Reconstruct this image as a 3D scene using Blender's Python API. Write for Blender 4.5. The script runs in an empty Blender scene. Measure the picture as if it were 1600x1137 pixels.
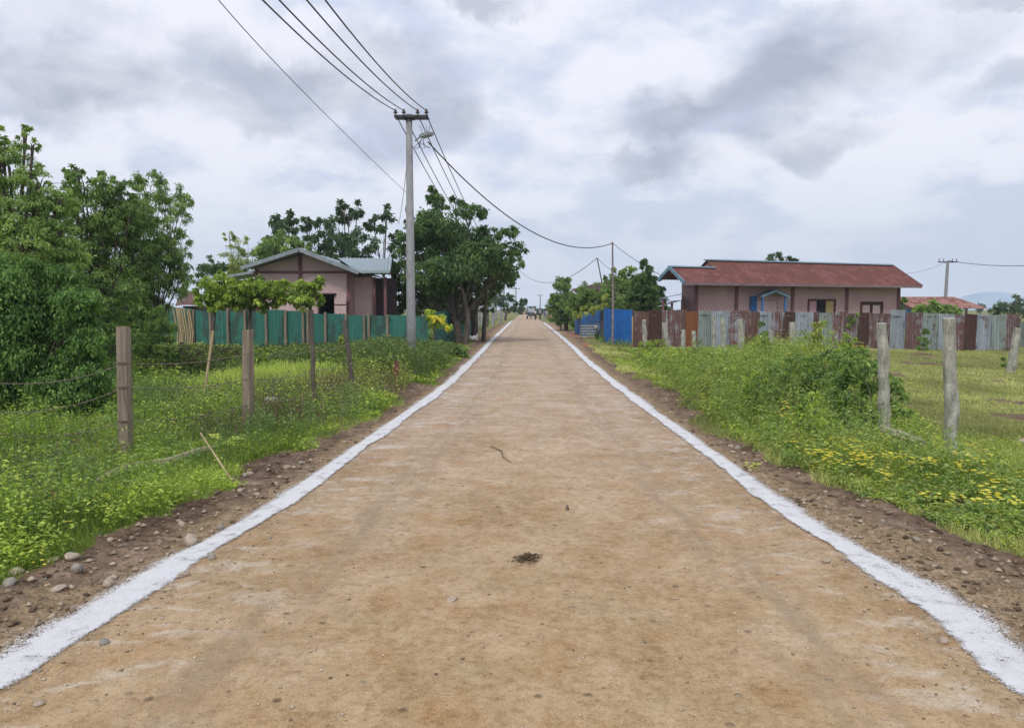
import bpy, bmesh, math, random
import numpy as np
from mathutils import Vector, Matrix
random.seed(7); RNG = np.random.default_rng(7)
S = bpy.context.scene; COL = S.collection
R = math.radians; PI = math.pi

# ------------------------------------------------------------------ camera
F = 1180.0; CH = 1.70; HOR = 482.0; CX = 800.0; CY = 568.5
PITCH = math.atan((CY - HOR) / F)
cam_d = bpy.data.cameras.new("camera"); cam = bpy.data.objects.new("camera", cam_d); COL.objects.link(cam)
cam.location = (0, 0, CH); cam.rotation_euler = (PI / 2 - PITCH, 0, 0)
cam_d.sensor_width = 36; cam_d.lens = F / 1600 * 36; cam_d.clip_start = 0.05; cam_d.clip_end = 6000
S.camera = cam
def ray(px, py):
    xc = (px - CX) / F; zc = (CY - py) / F; c, s = math.cos(PITCH), math.sin(PITCH)
    return xc, c + zc * s, zc * c - s
def W(px, py, D):
    x, y, z = ray(px, py); t = D / y
    return Vector((x * t, D, CH + z * t))
def G(px, py, z=0.0):
    x, y, zz = ray(px, py); t = (z - CH) / zz
    return Vector((x * t, y * t, z))

# ------------------------------------------------------------------ light and sky
SUN_EL, SUN_AZ = 47, 200          # azimuth measured clockwise from +Y (road direction): sun behind the viewer, a little left
sd = bpy.data.lights.new("sun", 'SUN'); sd.energy = 1.5; sd.angle = R(11); sd.color = (1, 0.96, 0.9)
sun = bpy.data.objects.new("sun", sd); COL.objects.link(sun)
az = R(SUN_AZ); sdir = Vector((math.sin(az) * math.cos(R(SUN_EL)), math.cos(az) * math.cos(R(SUN_EL)), math.sin(R(SUN_EL))))
sun.rotation_euler = sdir.to_track_quat('Z', 'Y').to_euler()
sun.location = (0, -5, 30)
S.view_settings.view_transform = 'Standard'; S.view_settings.look = 'None'
S.view_settings.exposure = 0.3; S.view_settings.gamma = 1.0

class NT:
    """tiny node-graph helper"""
    def __init__(s, tree): s.t = tree
    def n(s, typ, **kw):
        nd = s.t.nodes.new(typ)
        for k, v in kw.items():
            if k.startswith('i_'):
                key = k[2:]; key = int(key) if key.isdigit() else key.replace('_', ' ')
                s.put(nd.inputs[key], v)
            else: setattr(nd, k, v)
        return nd
    def put(s, inp, v):
        if isinstance(v, bpy.types.NodeSocket): s.t.links.new(v, inp)
        elif isinstance(v, bpy.types.Node): s.t.links.new(v.outputs[0], inp)
        else:
            if isinstance(v, (tuple, list)) and inp.type == 'RGBA' and len(v) == 3: v = (*v, 1)
            inp.default_value = v
    def math(s, op, a, b=0.0, c=None, clamp=False):
        nd = s.t.nodes.new('ShaderNodeMath'); nd.operation = op; nd.use_clamp = clamp
        s.put(nd.inputs[0], a); s.put(nd.inputs[1], b)
        if c is not None: s.put(nd.inputs[2], c)
        return nd.outputs[0]
    def mix(s, f, a, b, mode='MIX'):
        nd = s.t.nodes.new('ShaderNodeMix'); nd.data_type = 'RGBA'; nd.blend_type = mode
        s.put(nd.inputs[0], f); s.put(nd.inputs[6], a); s.put(nd.inputs[7], b); return nd.outputs[2]
    def noise(s, vec, scale, detail=4, rough=0.55, dist=0.0, out=0):
        nd = s.n('ShaderNodeTexNoise', i_Scale=scale, i_Detail=detail, i_Roughness=rough, i_Distortion=dist)
        if vec is not None: s.put(nd.inputs['Vector'], vec)
        return nd.outputs[out]
    def rng(s, v, a, b, c=0.0, d=1.0, smooth=False):
        nd = s.t.nodes.new('ShaderNodeMapRange'); nd.interpolation_type = 'SMOOTHSTEP' if smooth else 'LINEAR'
        s.put(nd.inputs[0], v)
        for i, x in enumerate((a, b, c, d)): s.put(nd.inputs[1 + i], x)
        return nd.outputs[0]
    def vmath(s, op, a, b=None, out=0):
        nd = s.t.nodes.new('ShaderNodeVectorMath'); nd.operation = op; s.put(nd.inputs[0], a)
        if b is not None: s.put(nd.inputs[1], b)
        return nd.outputs[out]
    def scale(s, v, f):
        nd = s.t.nodes.new('ShaderNodeVectorMath'); nd.operation = 'SCALE'; s.put(nd.inputs[0], v); s.put(nd.inputs[3], f)
        return nd.outputs[0]

world = bpy.data.worlds.new("World"); S.world = world; world.cycles.sampling_method = 'MANUAL'; world.cycles.sample_map_resolution = 256; world.use_nodes = True
wt = world.node_tree; wt.nodes.clear(); w = NT(wt)
sky = w.n('ShaderNodeTexSky'); sky.sky_type = 'NISHITA'; sky.sun_disc = False
sky.sun_elevation = R(SUN_EL); sky.sun_rotation = R(SUN_AZ); sky.air_density = 1.2; sky.dust_density = 2.0
tc = w.n('ShaderNodeTexCoord'); D0 = tc.outputs['Generated']
sep = w.n('ShaderNodeSeparateXYZ', i_0=D0)
n1 = w.noise(D0, 3.2, 5, 0.55, 0.0, 1)
warp = w.scale(w.vmath('SUBTRACT', n1, (0.5, 0.5, 0.5)), 0.14)
n2 = w.noise(D0, 11.0, 6, 0.62, 0.0, 1)
warp2 = w.scale(w.vmath('SUBTRACT', n2, (0.5, 0.5, 0.5)), 0.11)
Dw = w.vmath('ADD', w.vmath('ADD', D0, warp), warp2)
# overhead cloud deck, flattened towards the horizon
den = w.math('ADD', w.math('MAXIMUM', sep.outputs[2], 0.0), 0.38)
deck = w.n('ShaderNodeCombineXYZ', i_0=w.math('DIVIDE', sep.outputs[0], den), i_1=w.math('DIVIDE', sep.outputs[1], den))
dn = w.noise(deck.outputs[0], 2.0, 7, 0.52, 0.2)
dn2 = w.noise(w.vmath('ADD', deck.outputs[0], (7.3, 2.1, 0)), 5.0, 6, 0.58, 0.1)
light = w.rng(w.math('ADD', w.math('MULTIPLY', dn, 0.6), w.math('MULTIPLY', dn2, 0.4)), 0.43, 0.55, 0, 1, True)
base = w.mix(light, (0.55, 0.605, 0.76), (0.80, 0.81, 0.88))
# grey cumulus bodies placed as in the photographed sky: (px, py, half width px, half height px, strength)
clouds = [(80, 110, 200, 60, 0.8), (190, 150, 90, 35, .55), (60, 20, 160, 40, 0.3), (470, 130, 200, 60, 0.75), (640, 170, 120, 55, 0.7), (20, 165, 140, 32, .6), (400, 175, 130, 42, .6), (590, 115, 150, 55, .6), (330, 90, 60, 40, .45), (560, 230, 90, 28, 0.5), (740, 12, 130, 30, 0.6), (1560, 5, 90, 26, 0.6),
          (1110, 195, 190, 48, 0.85), (1300, 95, 170, 80, 0.85), (1210, 150, 150, 60, .8), (1040, 262, 105, 34, 0.75), (1200, 215, 120, 26, .5), (1300, 230, 110, 34, 0.65), (1590, 150, 80, 30, 0.4), (1420, 70, 130, 60, 0.35)]
dark = None
for (px, py, hw, hh, st) in clouds:
    c = Vector(ray(px, py)).normalized()
    v = w.vmath('SUBTRACT', Dw, tuple(c))
    v = w.vmath('MULTIPLY', v, (F / hw, F / hw * 0.6, F / hh))
    ln = w.vmath('LENGTH', v, None, 1)
    m = w.math('MULTIPLY', w.rng(ln, 0.35, 1.08, 1, 0, True), st)
    dark = m if dark is None else w.math('MAXIMUM', dark, m)
dn3 = w.noise(w.vmath('MULTIPLY', D0, (1, 1, 1.8)), 6.5, 6, 0.55, 0.3)
dark = w.math('MULTIPLY', dark, w.rng(dn3, 0.34, 0.56, 0.35, 1.1), None, True)
cl = w.mix(dark, base, (0.355, 0.385, 0.49))
hz = w.rng(sep.outputs[2], 0.0, 0.20, 0.8, 0.0, True)
cl = w.mix(hz, cl, (0.56, 0.66, 0.81))
lowc = w.rng(w.noise(w.vmath('MULTIPLY', D0, (1, 1, 4.0)), 5.0, 5, 0.55), 0.5, 0.68, 0, 0.55, True)
cl = w.mix(w.math('MULTIPLY', lowc, w.rng(sep.outputs[2], 0.0, 0.3, 1, 0)), cl, (0.72, 0.75, 0.86))
cl10 = w.mix(1.0, cl, (10, 10, 10), 'MULTIPLY')
col = w.mix(0.93, sky.outputs[0], cl10)
bg = w.n('ShaderNodeBackground', i_Color=col, i_Strength=0.10)
out = w.n('ShaderNodeOutputWorld', i_Surface=bg)

# ------------------------------------------------------------------ numpy noise
def _h(ix, iy, seed):
    n = (ix * 374761393 + iy * 668265263 + seed * 1442695041) & 0xFFFFFFFF
    n = ((n ^ (n >> 13)) * 1274126177) & 0xFFFFFFFF
    return ((n ^ (n >> 16)) & 0xFFFFFF) / float(0xFFFFFF)
def vn(x, y, seed=0):
    x = np.asarray(x, float); y = np.asarray(y, float)
    xi = np.floor(x).astype(np.int64); yi = np.floor(y).astype(np.int64); fx = x - xi; fy = y - yi
    fx = fx * fx * (3 - 2 * fx); fy = fy * fy * (3 - 2 * fy)
    a = _h(xi, yi, seed); b = _h(xi + 1, yi, seed); c = _h(xi, yi + 1, seed); d = _h(xi + 1, yi + 1, seed)
    return (a * (1 - fx) + b * fx) * (1 - fy) + (c * (1 - fx) + d * fx) * fy
def fbm(x, y, seed=0, oct=4):
    s = 0; a = 0.5; t = 0
    for i in range(oct):
        s = s + a * vn(x * 2 ** i, y * 2 ** i, seed + i * 17); t += a; a *= 0.5
    return s / t
def ss(a, b, x):
    t = np.clip((x - a) / (b - a), 0, 1); return t * t * (3 - 2 * t)

# ------------------------------------------------------------------ tagging and mesh helpers
def tag(o, label=None, cat=None, group=None, kind=None):
    if label: o['label'] = label
    if cat: o['category'] = cat
    if group: o['group'] = group
    if kind: o['kind'] = kind
    return o
def thing(name, loc, label, cat, group=None, rz=0):
    o = bpy.data.objects.new(name, None); COL.objects.link(o); o.location = loc; o.rotation_euler = (0, 0, rz)
    o.empty_display_size = 0.2
    return tag(o, label, cat, group)
def link(name, me, mats, parent=None, world_space=True):
    o = bpy.data.objects.new(name, me); COL.objects.link(o)
    for m in (mats if isinstance(mats, (list, tuple)) else [mats]): me.materials.append(m)
    if parent is not None:
        o.parent = parent
        if world_space:          # mesh given in world space: cancel the parent's placement
            M = Matrix.LocRotScale(parent.location, parent.rotation_euler, None)
            o.matrix_parent_inverse = M.inverted()
    return o
class MB:
    def __init__(s): s.v = []; s.f = []; s.smooth = False
    def add(s, vs, fs):
        b = len(s.v); s.v += [tuple(p) for p in vs]; s.f += [tuple(b + i for i in f) for f in fs]; return s
    def box(s, c, size, M=None, rz=0.0):
        x, y, z = size[0] / 2, size[1] / 2, size[2] / 2
        vs = [Vector((sx * x, sy * y, sz * z)) for sx in (-1, 1) for sy in (-1, 1) for sz in (-1, 1)]
        if rz: vs = [Matrix.Rotation(rz, 3, 'Z') @ v for v in vs]
        if M is not None: vs = [M @ v for v in vs]
        return s.add([v + Vector(c) for v in vs], [(0, 1, 3, 2), (4, 6, 7, 5), (0, 4, 5, 1), (2, 3, 7, 6), (0, 2, 6, 4), (1, 5, 7, 3)])
    def bar(s, a, b, w, h=None, up=(0, 0, 1)):
        a = Vector(a); b = Vector(b); h = h or w; d = (b - a).normalized(); u = Vector(up)
        if abs(d.dot(u)) > 0.95: u = Vector((0, 1, 0))
        sd_ = d.cross(u).normalized(); u = sd_.cross(d)
        vs = [p + sd_ * (i * w / 2) + u * (j * h / 2) for p in (a, b) for i in (-1, 1) for j in (-1, 1)]
        return s.add(vs, [(0, 1, 3, 2), (4, 6, 7, 5), (0, 4, 5, 1), (2, 3, 7, 6), (0, 2, 6, 4), (1, 5, 7, 3)])
    def tube(s, pts, rad, n=8, jit=0.0):
        pts = [Vector(p) for p in pts]; m = len(pts)
        if not isinstance(rad, (list, tuple)): rad = [rad] * m
        vs = []; prev = Vector((1, 0, 0))
        for i, p in enumerate(pts):
            d = (pts[min(i + 1, m - 1)] - pts[max(i - 1, 0)]).normalized()
            sx = prev - d * prev.dot(d)
            if sx.length < 1e-4: sx = d.orthogonal()
            sx.normalize(); prev = sx; sy = d.cross(sx)
            for k in range(n):
                a = 2 * PI * k / n; r = rad[i] * (1 + jit * random.uniform(-1, 1))
                vs.append(p + (sx * math.cos(a) + sy * math.sin(a)) * r)
        fs = [(i * n + k, i * n + (k + 1) % n, (i + 1) * n + (k + 1) % n, (i + 1) * n + k) for i in range(m - 1) for k in range(n)]
        fs.append(tuple(range(n))[::-1]); fs.append(tuple((m - 1) * n + k for k in range(n)))
        return s.add(vs, fs)
    def quad(s, a, b, c, d): return s.add([a, b, c, d], [(0, 1, 2, 3)])
    def prism(s, poly, ext):
        n = len(poly); e = Vector(ext); vs = [Vector(p) for p in poly] + [Vector(p) + e for p in poly]
        fs = [tuple(range(n))[::-1], tuple(range(n, 2 * n))] + [(i, (i + 1) % n, n + (i + 1) % n, n + i) for i in range(n)]
        return s.add(vs, fs)
    def build(s, name, mat, parent=None, world_space=True, smooth=None):
        me = bpy.data.meshes.new(name); me.from_pydata(s.v, [], s.f); me.update()
        bm = bmesh.new(); bm.from_mesh(me); bmesh.ops.recalc_face_normals(bm, faces=bm.faces); bm.to_mesh(me); bm.free()
        if smooth: me.shade_smooth()
        return link(name, me, mat, parent, world_space)
def grid_mesh(name, X, Y, Z, attrs=None, smooth=True):
    """X,Y,Z 2-D arrays -> quad sheet"""
    r, c = X.shape; me = bpy.data.meshes.new(name); me.vertices.add(r * c)
    me.vertices.foreach_set('co', np.stack([X, Y, Z], -1).reshape(-1).astype(np.float32))
    i = np.arange((r - 1) * c).reshape(r - 1, c)[:, :-1].ravel()
    q = np.stack([i, i + 1, i + c + 1, i + c], -1)
    _poly(me, q, smooth)
    for k, v in (attrs or {}).items():
        a = me.attributes.new(k, 'FLOAT', 'POINT'); a.data.foreach_set('value', v.reshape(-1).astype(np.float32))
    return me
def _poly(me, q, smooth=False):
    n = len(q); me.loops.add(n * 4); me.polygons.add(n)
    me.loops.foreach_set('vertex_index', q.reshape(-1).astype(np.int32))
    me.polygons.foreach_set('loop_start', np.arange(0, n * 4, 4, dtype=np.int32))
    me.polygons.foreach_set('use_smooth', np.full(n, smooth, dtype=bool))
    me.update(calc_edges=True); me.validate()
def unit(v): return v / np.maximum(np.linalg.norm(v, axis=-1, keepdims=True), 1e-6)
class Leaves:
    """collects flat leaf quads: one mesh, per-leaf random tone"""
    def __init__(s): s.V = []; s.T = []
    def add(s, P, d, n, L, Wd, tone, droop=0.15):
        N = len(P); L = np.broadcast_to(np.asarray(L, float), (N,))[:, None]; Wd = np.broadcast_to(np.asarray(Wd, float), (N,))[:, None]
        sd_ = unit(np.cross(d, n)); up = unit(np.cross(sd_, d))
        a = P; b = P + d * L * 0.45 + sd_ * Wd * 0.5 + up * Wd * 0.12; c = P + d * L - np.array([0, 0, 1.0]) * L * droop; e = P + d * L * 0.45 - sd_ * Wd * 0.5 + up * Wd * 0.12
        s.V.append(np.stack([a, b, c, e], 1)); s.T.append(np.broadcast_to(np.asarray(tone, float), (N,)))
    def blades(s, P, h, wd, tone, lean=0.5):
        N = len(P); a = RNG.uniform(0, 2 * PI, N); h = np.broadcast_to(h, (N,)); wd = np.broadcast_to(wd, (N,))
        sx = np.stack([np.cos(a), np.sin(a), np.zeros(N)], -1); b = RNG.uniform(0, 2 * PI, N); le = RNG.uniform(0.1, 1, N) * lean
        tip = P + np.stack([np.cos(b) * le * h, np.sin(b) * le * h, h * np.sqrt(np.maximum(1 - le * le * 0.6, 0.15))], -1)
        w2 = sx * wd[:, None] / 2
        s.V.append(np.stack([P - w2, P + w2, tip + w2 * 0.25, tip - w2 * 0.25], 1)); s.T.append(np.broadcast_to(np.asarray(tone, float), (N,)))
    def build(s, name, mat, parent=None):
        V = np.concatenate(s.V); T = np.concatenate(s.T); n = len(V)
        me = bpy.data.meshes.new(name); me.vertices.add(n * 4); me.vertices.foreach_set('co', V.reshape(-1).astype(np.float32))
        _poly(me, np.arange(n * 4).reshape(n, 4))
        a = me.attributes.new('tone', 'FLOAT', 'FACE'); a.data.foreach_set('value', T.astype(np.float32))
        return link(name, me, mat, parent)

# ------------------------------------------------------------------ materials
def new_mat(name):
    m = bpy.data.materials.new(name); m.use_nodes = True; m.node_tree.nodes.clear(); return m, NT(m.node_tree)
def finish(g, colour, rough=0.8, bump=None, bstr=0.3, metal=0.0, spec=0.3, bdist=0.02, alpha=None):
    p = g.n('ShaderNodeBsdfPrincipled'); g.put(p.inputs['Base Color'], colour); g.put(p.inputs['Roughness'], rough)
    g.put(p.inputs['Metallic'], metal); g.put(p.inputs['Specular IOR Level'], spec)
    if bump is not None:
        b = g.n('ShaderNodeBump', i_Strength=bstr, i_Distance=bdist, i_Height=bump); g.put(p.inputs['Normal'], b.outputs[0])
    if alpha is not None: g.put(p.inputs['Alpha'], alpha)
    g.n('ShaderNodeOutputMaterial', i_Surface=p.outputs[0])
def OB(g, rnd=True):
    """object coordinates, shifted per object so copies differ"""
    t = g.n('ShaderNodeTexCoord').outputs['Object']
    if rnd:
        i = g.n('ShaderNodeObjectInfo'); t = g.vmath('ADD', t, g.scale((37.0, 17.0, 5.0), i.outputs['Random']))
    return t
def ramp(g, fac, stops):
    r = g.n('ShaderNodeValToRGB'); g.put(r.inputs[0], fac); cr = r.color_ramp
    while len(cr.elements) < len(stops): cr.elements.new(0.5)
    for e, (p, c) in zip(cr.elements, stops): e.position = p; e.color = (*c, 1)
    return r.outputs[0]
def simple(name, a, b, scale=6, rough=0.8, bstr=0.3, metal=0, spec=0.3, stretch=(1, 1, 1), rnd=True, bdist=0.01):
    m, g = new_mat(name); v = g.vmath('MULTIPLY', OB(g, rnd), stretch)
    n = g.noise(v, scale, 6, 0.65); n2 = g.noise(v, scale * 5, 4, 0.6)
    f = g.rng(g.math('ADD', g.math('MULTIPLY', n, 0.65), g.math('MULTIPLY', n2, 0.35)), 0.36, 0.64, 0, 1)
    finish(g, g.mix(f, a, b), rough, n2, bstr, metal, spec, bdist); return m
def leaf_mat(name, stops, trans=0.25, rough=0.55):
    m, g = new_mat(name); a = g.n('ShaderNodeAttribute', attribute_name='tone')
    c = ramp(g, a.outputs['Fac'], stops)
    p = g.n('ShaderNodeBsdfPrincipled', i_Base_Color=c, i_Roughness=rough); g.put(p.inputs['Specular IOR Level'], 0.35)
    t = g.n('ShaderNodeBsdfTranslucent', i_Color=g.mix(1.0, c, (1.25, 1.35, 0.55), 'MULTIPLY'))
    mx = g.n('ShaderNodeMixShader', i_0=trans); g.put(mx.inputs[1], p.outputs[0]); g.put(mx.inputs[2], t.outputs[0])
    g.n('ShaderNodeOutputMaterial', i_Surface=mx.outputs[0]); return m
def L3(c, k): return tuple(x * k for x in c)
def leafset(name, dark, mid, bright, tr=0.36, k=1.6): return leaf_mat(name, [(0.0, L3(dark, k)), (0.5, L3(mid, k)), (0.9, L3(bright, k))], tr)
M_lime = leafset('leaf_lime', (0.05, 0.085, 0.02), (0.175, 0.24, 0.042), (0.37, 0.42, 0.09), k=1.8)
M_mid = leafset('leaf_mid', (0.04, 0.075, 0.024), (0.10, 0.158, 0.05), (0.20, 0.26, 0.085), k=1.9)
M_dark = leafset('leaf_dark', (0.022, 0.046, 0.02), (0.055, 0.105, 0.036), (0.12, 0.18, 0.06))
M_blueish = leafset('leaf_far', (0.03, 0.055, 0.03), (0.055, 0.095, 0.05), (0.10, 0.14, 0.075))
M_vine = leafset('leaf_vine', (0.024, 0.055, 0.018), (0.075, 0.15, 0.042), (0.18, 0.28, 0.075))
M_dry = leafset('leaf_dry', (0.06, 0.04, 0.03), (0.15, 0.105, 0.075), (0.28, 0.22, 0.15), 0.15, 1.2)
M_olive = leafset('leaf_olive', (0.075, 0.105, 0.03), (0.18, 0.22, 0.055), (0.34, 0.37, 0.11))
M_grass = leafset('blade_green', (0.07, 0.105, 0.022), (0.195, 0.255, 0.048), (0.36, 0.40, 0.11), k=1.7)
M_field = leafset('blade_field', (0.12, 0.13, 0.05), (0.26, 0.275, 0.095), (0.42, 0.41, 0.19))
M_brush = leafset('leaf_brush', (0.022, 0.038, 0.016), (0.07, 0.105, 0.035), (0.17, 0.215, 0.07))
M_yflower = leaf_mat('yellow_petals', [(0, (0.68, 0.55, 0.03)), (1, (0.85, 0.80, 0.12))], 0.2)
M_pflower = leaf_mat('pink_petals', [(0, (0.55, 0.16, 0.09)), (1, (0.75, 0.35, 0.25))], 0.2)
M_bark = simple('bark', (0.05, 0.042, 0.036), (0.15, 0.125, 0.10), 5, 0.9, 0.6, stretch=(1, 1, 0.25))
M_postw = simple('weathered_post_wood', (0.13, 0.10, 0.075), (0.36, 0.29, 0.22), 7, 0.85, 0.5, stretch=(3, 3, 0.18))
M_postd = simple('dark_post_wood', (0.045, 0.04, 0.036), (0.16, 0.135, 0.11), 7, 0.9, 0.5, stretch=(3, 3, 0.2))
M_postg = simple('pale_lichen_post', (0.17, 0.165, 0.14), (0.48, 0.47, 0.41), 9, 0.9, 0.6, stretch=(1.5, 1.5, 0.5))
M_bamboo = simple('dry_bamboo', (0.32, 0.24, 0.13), (0.52, 0.42, 0.25), 6, 0.6, 0.2, stretch=(2, 2, 0.3))
M_concrete = simple('pole_concrete', (0.20, 0.20, 0.205), (0.33, 0.33, 0.335), 4, 0.85, 0.2, stretch=(1, 1, 0.4))
M_steel = simple('dark_steel', (0.03, 0.03, 0.035), (0.075, 0.075, 0.08), 12, 0.5, 0.1, metal=0.4)
M_wire = simple('wire_black', (0.03, 0.032, 0.036), (0.06, 0.062, 0.07), 12, 0.5, 0.0)
M_barb = simple('rusty_wire', (0.12, 0.09, 0.07), (0.3, 0.24, 0.2), 30, 0.6, 0.0, metal=0.3)
M_ceram = simple('insulator_brown', (0.05, 0.03, 0.03), (0.10, 0.06, 0.05), 12, 0.3, 0.0)
M_lampg = simple('lamp_grey', (0.22, 0.23, 0.25), (0.34, 0.35, 0.37), 12, 0.5, 0.0)
M_lens = simple('lamp_lens', (0.5, 0.5, 0.48), (0.6, 0.6, 0.58), 12, 0.2, 0.0)
M_stone = simple('river_stone', (0.28, 0.22, 0.16), (0.54, 0.45, 0.35), 5, 0.8, 0.5)
M_stoned = simple('grey_stone', (0.20, 0.18, 0.15), (0.42, 0.38, 0.32), 7, 0.8, 0.5)
M_brownw = simple('brown_frame_wood', (0.055, 0.03, 0.028), (0.13, 0.075, 0.065), 6, 0.8, 0.2, stretch=(2, 2, 0.3))
M_dark = M_dark
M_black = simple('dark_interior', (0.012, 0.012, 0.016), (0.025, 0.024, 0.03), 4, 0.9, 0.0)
M_blue = simple('blue_sheet', (0.012, 0.10, 0.34), (0.022, 0.15, 0.45), 3, 0.45, 0.1)
M_blue2 = simple('blue_sheet_dull', (0.02, 0.09, 0.25), (0.035, 0.13, 0.32), 3, 0.55, 0.1)
M_white = simple('white_plastic', (0.7, 0.7, 0.7), (0.82, 0.82, 0.82), 5, 0.4, 0.1)

def tin_mat(name, sil, sil2, rust, cover, seed, rough=0.5, streak=2.2, metal=0.35):
    m, g = new_mat(name); v = g.vmath('ADD', OB(g, True), (seed * 3.1, seed * 1.7, seed))
    s1 = g.noise(g.vmath('MULTIPLY', v, (streak, streak, 0.35)), 1.0, 7, 0.7); s3 = g.noise(g.vmath('MULTIPLY', v, (14, 14, 0.5)), 1.0, 4, 0.6)
    s2 = g.noise(v, 3.0, 6, 0.7)
    f = g.math('ADD', g.math('MULTIPLY', s1, 0.6), g.math('MULTIPLY', s2, 0.4))
    rf = g.rng(f, 0.62 - 0.25 * cover, 0.68 - 0.25 * cover, 0, 1, True)
    sc = g.mix(g.rng(g.math('ADD', g.math('MULTIPLY', g.noise(v, 5, 4), 0.4), g.math('MULTIPLY', s3, 0.6)), 0.38, 0.62), sil, sil2)
    rc = g.mix(g.noise(v, 9, 5, 0.7), L3(rust, 0.55), L3(rust, 1.3))
    finish(g, g.mix(rf, sc, rc), g.math('ADD', g.math('MULTIPLY', rf, 0.35), rough), g.noise(v, 30, 3), 0.1, g.math('MULTIPLY', g.math('SUBTRACT', 1, rf), metal), 0.4)
    return m
RUST = (0.15, 0.085, 0.07)
T_rust = tin_mat('tin_rust', (0.24, 0.19, 0.185), (0.30, 0.25, 0.25), (0.15, 0.08, 0.068), 0.85, 1, streak=6)
T_rustd = tin_mat('tin_rust_dark', (0.09, 0.06, 0.055), (0.11, 0.07, 0.06), (0.085, 0.045, 0.04), 1.0, 2)
T_rusto = tin_mat('tin_rust_orange', (0.20, 0.11, 0.08), (0.16, 0.08, 0.06), (0.24, 0.095, 0.045), 0.9, 3)
T_silver = tin_mat('tin_silver', (0.27, 0.30, 0.335), (0.42, 0.46, 0.50), (0.19, 0.12, 0.10), 0.25, 4)
T_silvr = tin_mat('tin_silver_rusty', (0.28, 0.29, 0.33), (0.40, 0.42, 0.46), (0.19, 0.10, 0.09), 0.65, 5, streak=9)
T_mix = tin_mat('tin_half_rust', (0.28, 0.28, 0.31), (0.38, 0.38, 0.41), (0.17, 0.095, 0.09), 0.85, 6, streak=9)
T_purple = tin_mat('tin_maroon', (0.25, 0.22, 0.23), (0.33, 0.29, 0.30), (0.15, 0.09, 0.088), 0.7, 7, streak=7)
T_greeny = tin_mat('tin_pale_green', (0.24, 0.29, 0.28), (0.35, 0.40, 0.38), (0.17, 0.12, 0.10), 0.35, 8)
T_roofred = tin_mat('roof_red_oxide', (0.165, 0.055, 0.048), (0.195, 0.066, 0.058), (0.145, 0.058, 0.045), 0.7, 9, 0.55, 1.2, 0.0)
T_roofblue = tin_mat('roof_blue_grey', (0.22, 0.29, 0.31), (0.30, 0.37, 0.39), (0.16, 0.19, 0.19), 0.2, 10, 0.4, 1.2, 0.25)
T_green = tin_mat('fence_green', (0.025, 0.14, 0.11), (0.045, 0.19, 0.15), (0.045, 0.10, 0.08), 0.5, 11, 0.5, 1.5, 0.0)
T_far = tin_mat('roof_far_rust', (0.28, 0.12, 0.10), (0.34, 0.2, 0.17), (0.20, 0.085, 0.07), 0.5, 12, 0.6, 1.2, 0.0)

def weave_mat(name, base, line, k=5.5, mode=0):
    """woven split-bamboo matting"""
    m, g = new_mat(name); t = g.n('ShaderNodeTexCoord').outputs['Object']; s = g.n('ShaderNodeSeparateXYZ', i_0=t)
    u = g.math('ADD', s.outputs[0], g.math('MULTIPLY', s.outputs[1], 0.9)); z = s.outputs[2]
    # twill weave: steps that shift each row, reversing every few rows (herringbone)
    zr = g.math('PINGPONG', g.math('MULTIPLY', z, k), 3.0)
    a = g.math('FRACT', g.math('ADD', g.math('MULTIPLY', u, k), g.math('FLOOR', g.math('MULTIPLY', zr, 2.0)) if mode else zr))
    f1 = g.rng(a, 0.42, 0.58, 0, 1)
    b = g.math('FRACT', g.math('MULTIPLY', z, k * 2.0)); f2 = g.rng(b, 0.1, 0.35, 0.35, 1)
    f = g.math('MULTIPLY', f1, f2)
    n = g.noise(t, 1.3, 5, 0.6); n2 = g.noise(g.vmath('MULTIPLY', t, (8, 8, 2)), 4, 4, 0.6)
    c = g.mix(f, line, base); c = g.mix(g.rng(n, 0.35, 0.7, 0, 0.55), c, g.mix(1.0, c, (0.62, 0.58, 0.6), 'MULTIPLY'))
    c = g.mix(g.rng(n2, 0.3, 0.7, 0.0, 0.3), c, line)
    finish(g, c, 0.85, f, 0.35, bdist=0.01); return m
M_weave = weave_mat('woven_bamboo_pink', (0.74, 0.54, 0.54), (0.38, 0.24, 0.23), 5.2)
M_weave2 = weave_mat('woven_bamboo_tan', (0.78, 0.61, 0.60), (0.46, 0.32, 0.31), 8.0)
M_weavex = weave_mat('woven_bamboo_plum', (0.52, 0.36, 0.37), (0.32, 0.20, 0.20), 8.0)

# ------------------------------------------------------------------ road layout (ground points under the two lime lines)
LL = [(1094, -58, 112), (1030, 50, 96), (965, 150, 88), (925, 217, 74), (894, 262, 66), (862, 315, 60), (815, 398, 52), (760, 482, 46), (700, 564, 35), (650, 635, 28), (600, 702, 19), (560, 743, 13.5), (530, 771, 9.5), (510, 792, 6), (502.5, 799, 4)]
RL = [(1140, 1735, 125), (1050, 1592, 108), (987, 1522, 90), (935, 1453, 78), (882, 1362, 62), (829, 1270, 52), (776, 1192, 46), (744, 1154, 40), (717, 1119, 38), (665, 1046, 29), (638, 1009, 26), (612, 975, 22), (585, 942, 17), (559, 911, 13.5), (540, 892, 11), (520, 869, 8), (504.5, 849.5, 4)]
def linexy(T):
    P = np.array([[*G(px, py)[:2], w * CH / (py - HOR)] for (py, px, w) in T]); P = P[np.argsort(P[:, 1])]
    P = np.vstack([[P[0, 0] * 1.0, -12, P[0, 2]], P]); return P
PL, PR = linexy(LL), linexy(RL)
def xL(y): return np.where(y < 95, np.interp(y, PL[:, 1], PL[:, 0]), PL[-1, 0] + (y - 95) * 0.02)
def xR(y): return np.where(y < 95, np.interp(y, PR[:, 1], PR[:, 0]), PR[-1, 0] + (y - 95) * 0.02)
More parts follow.
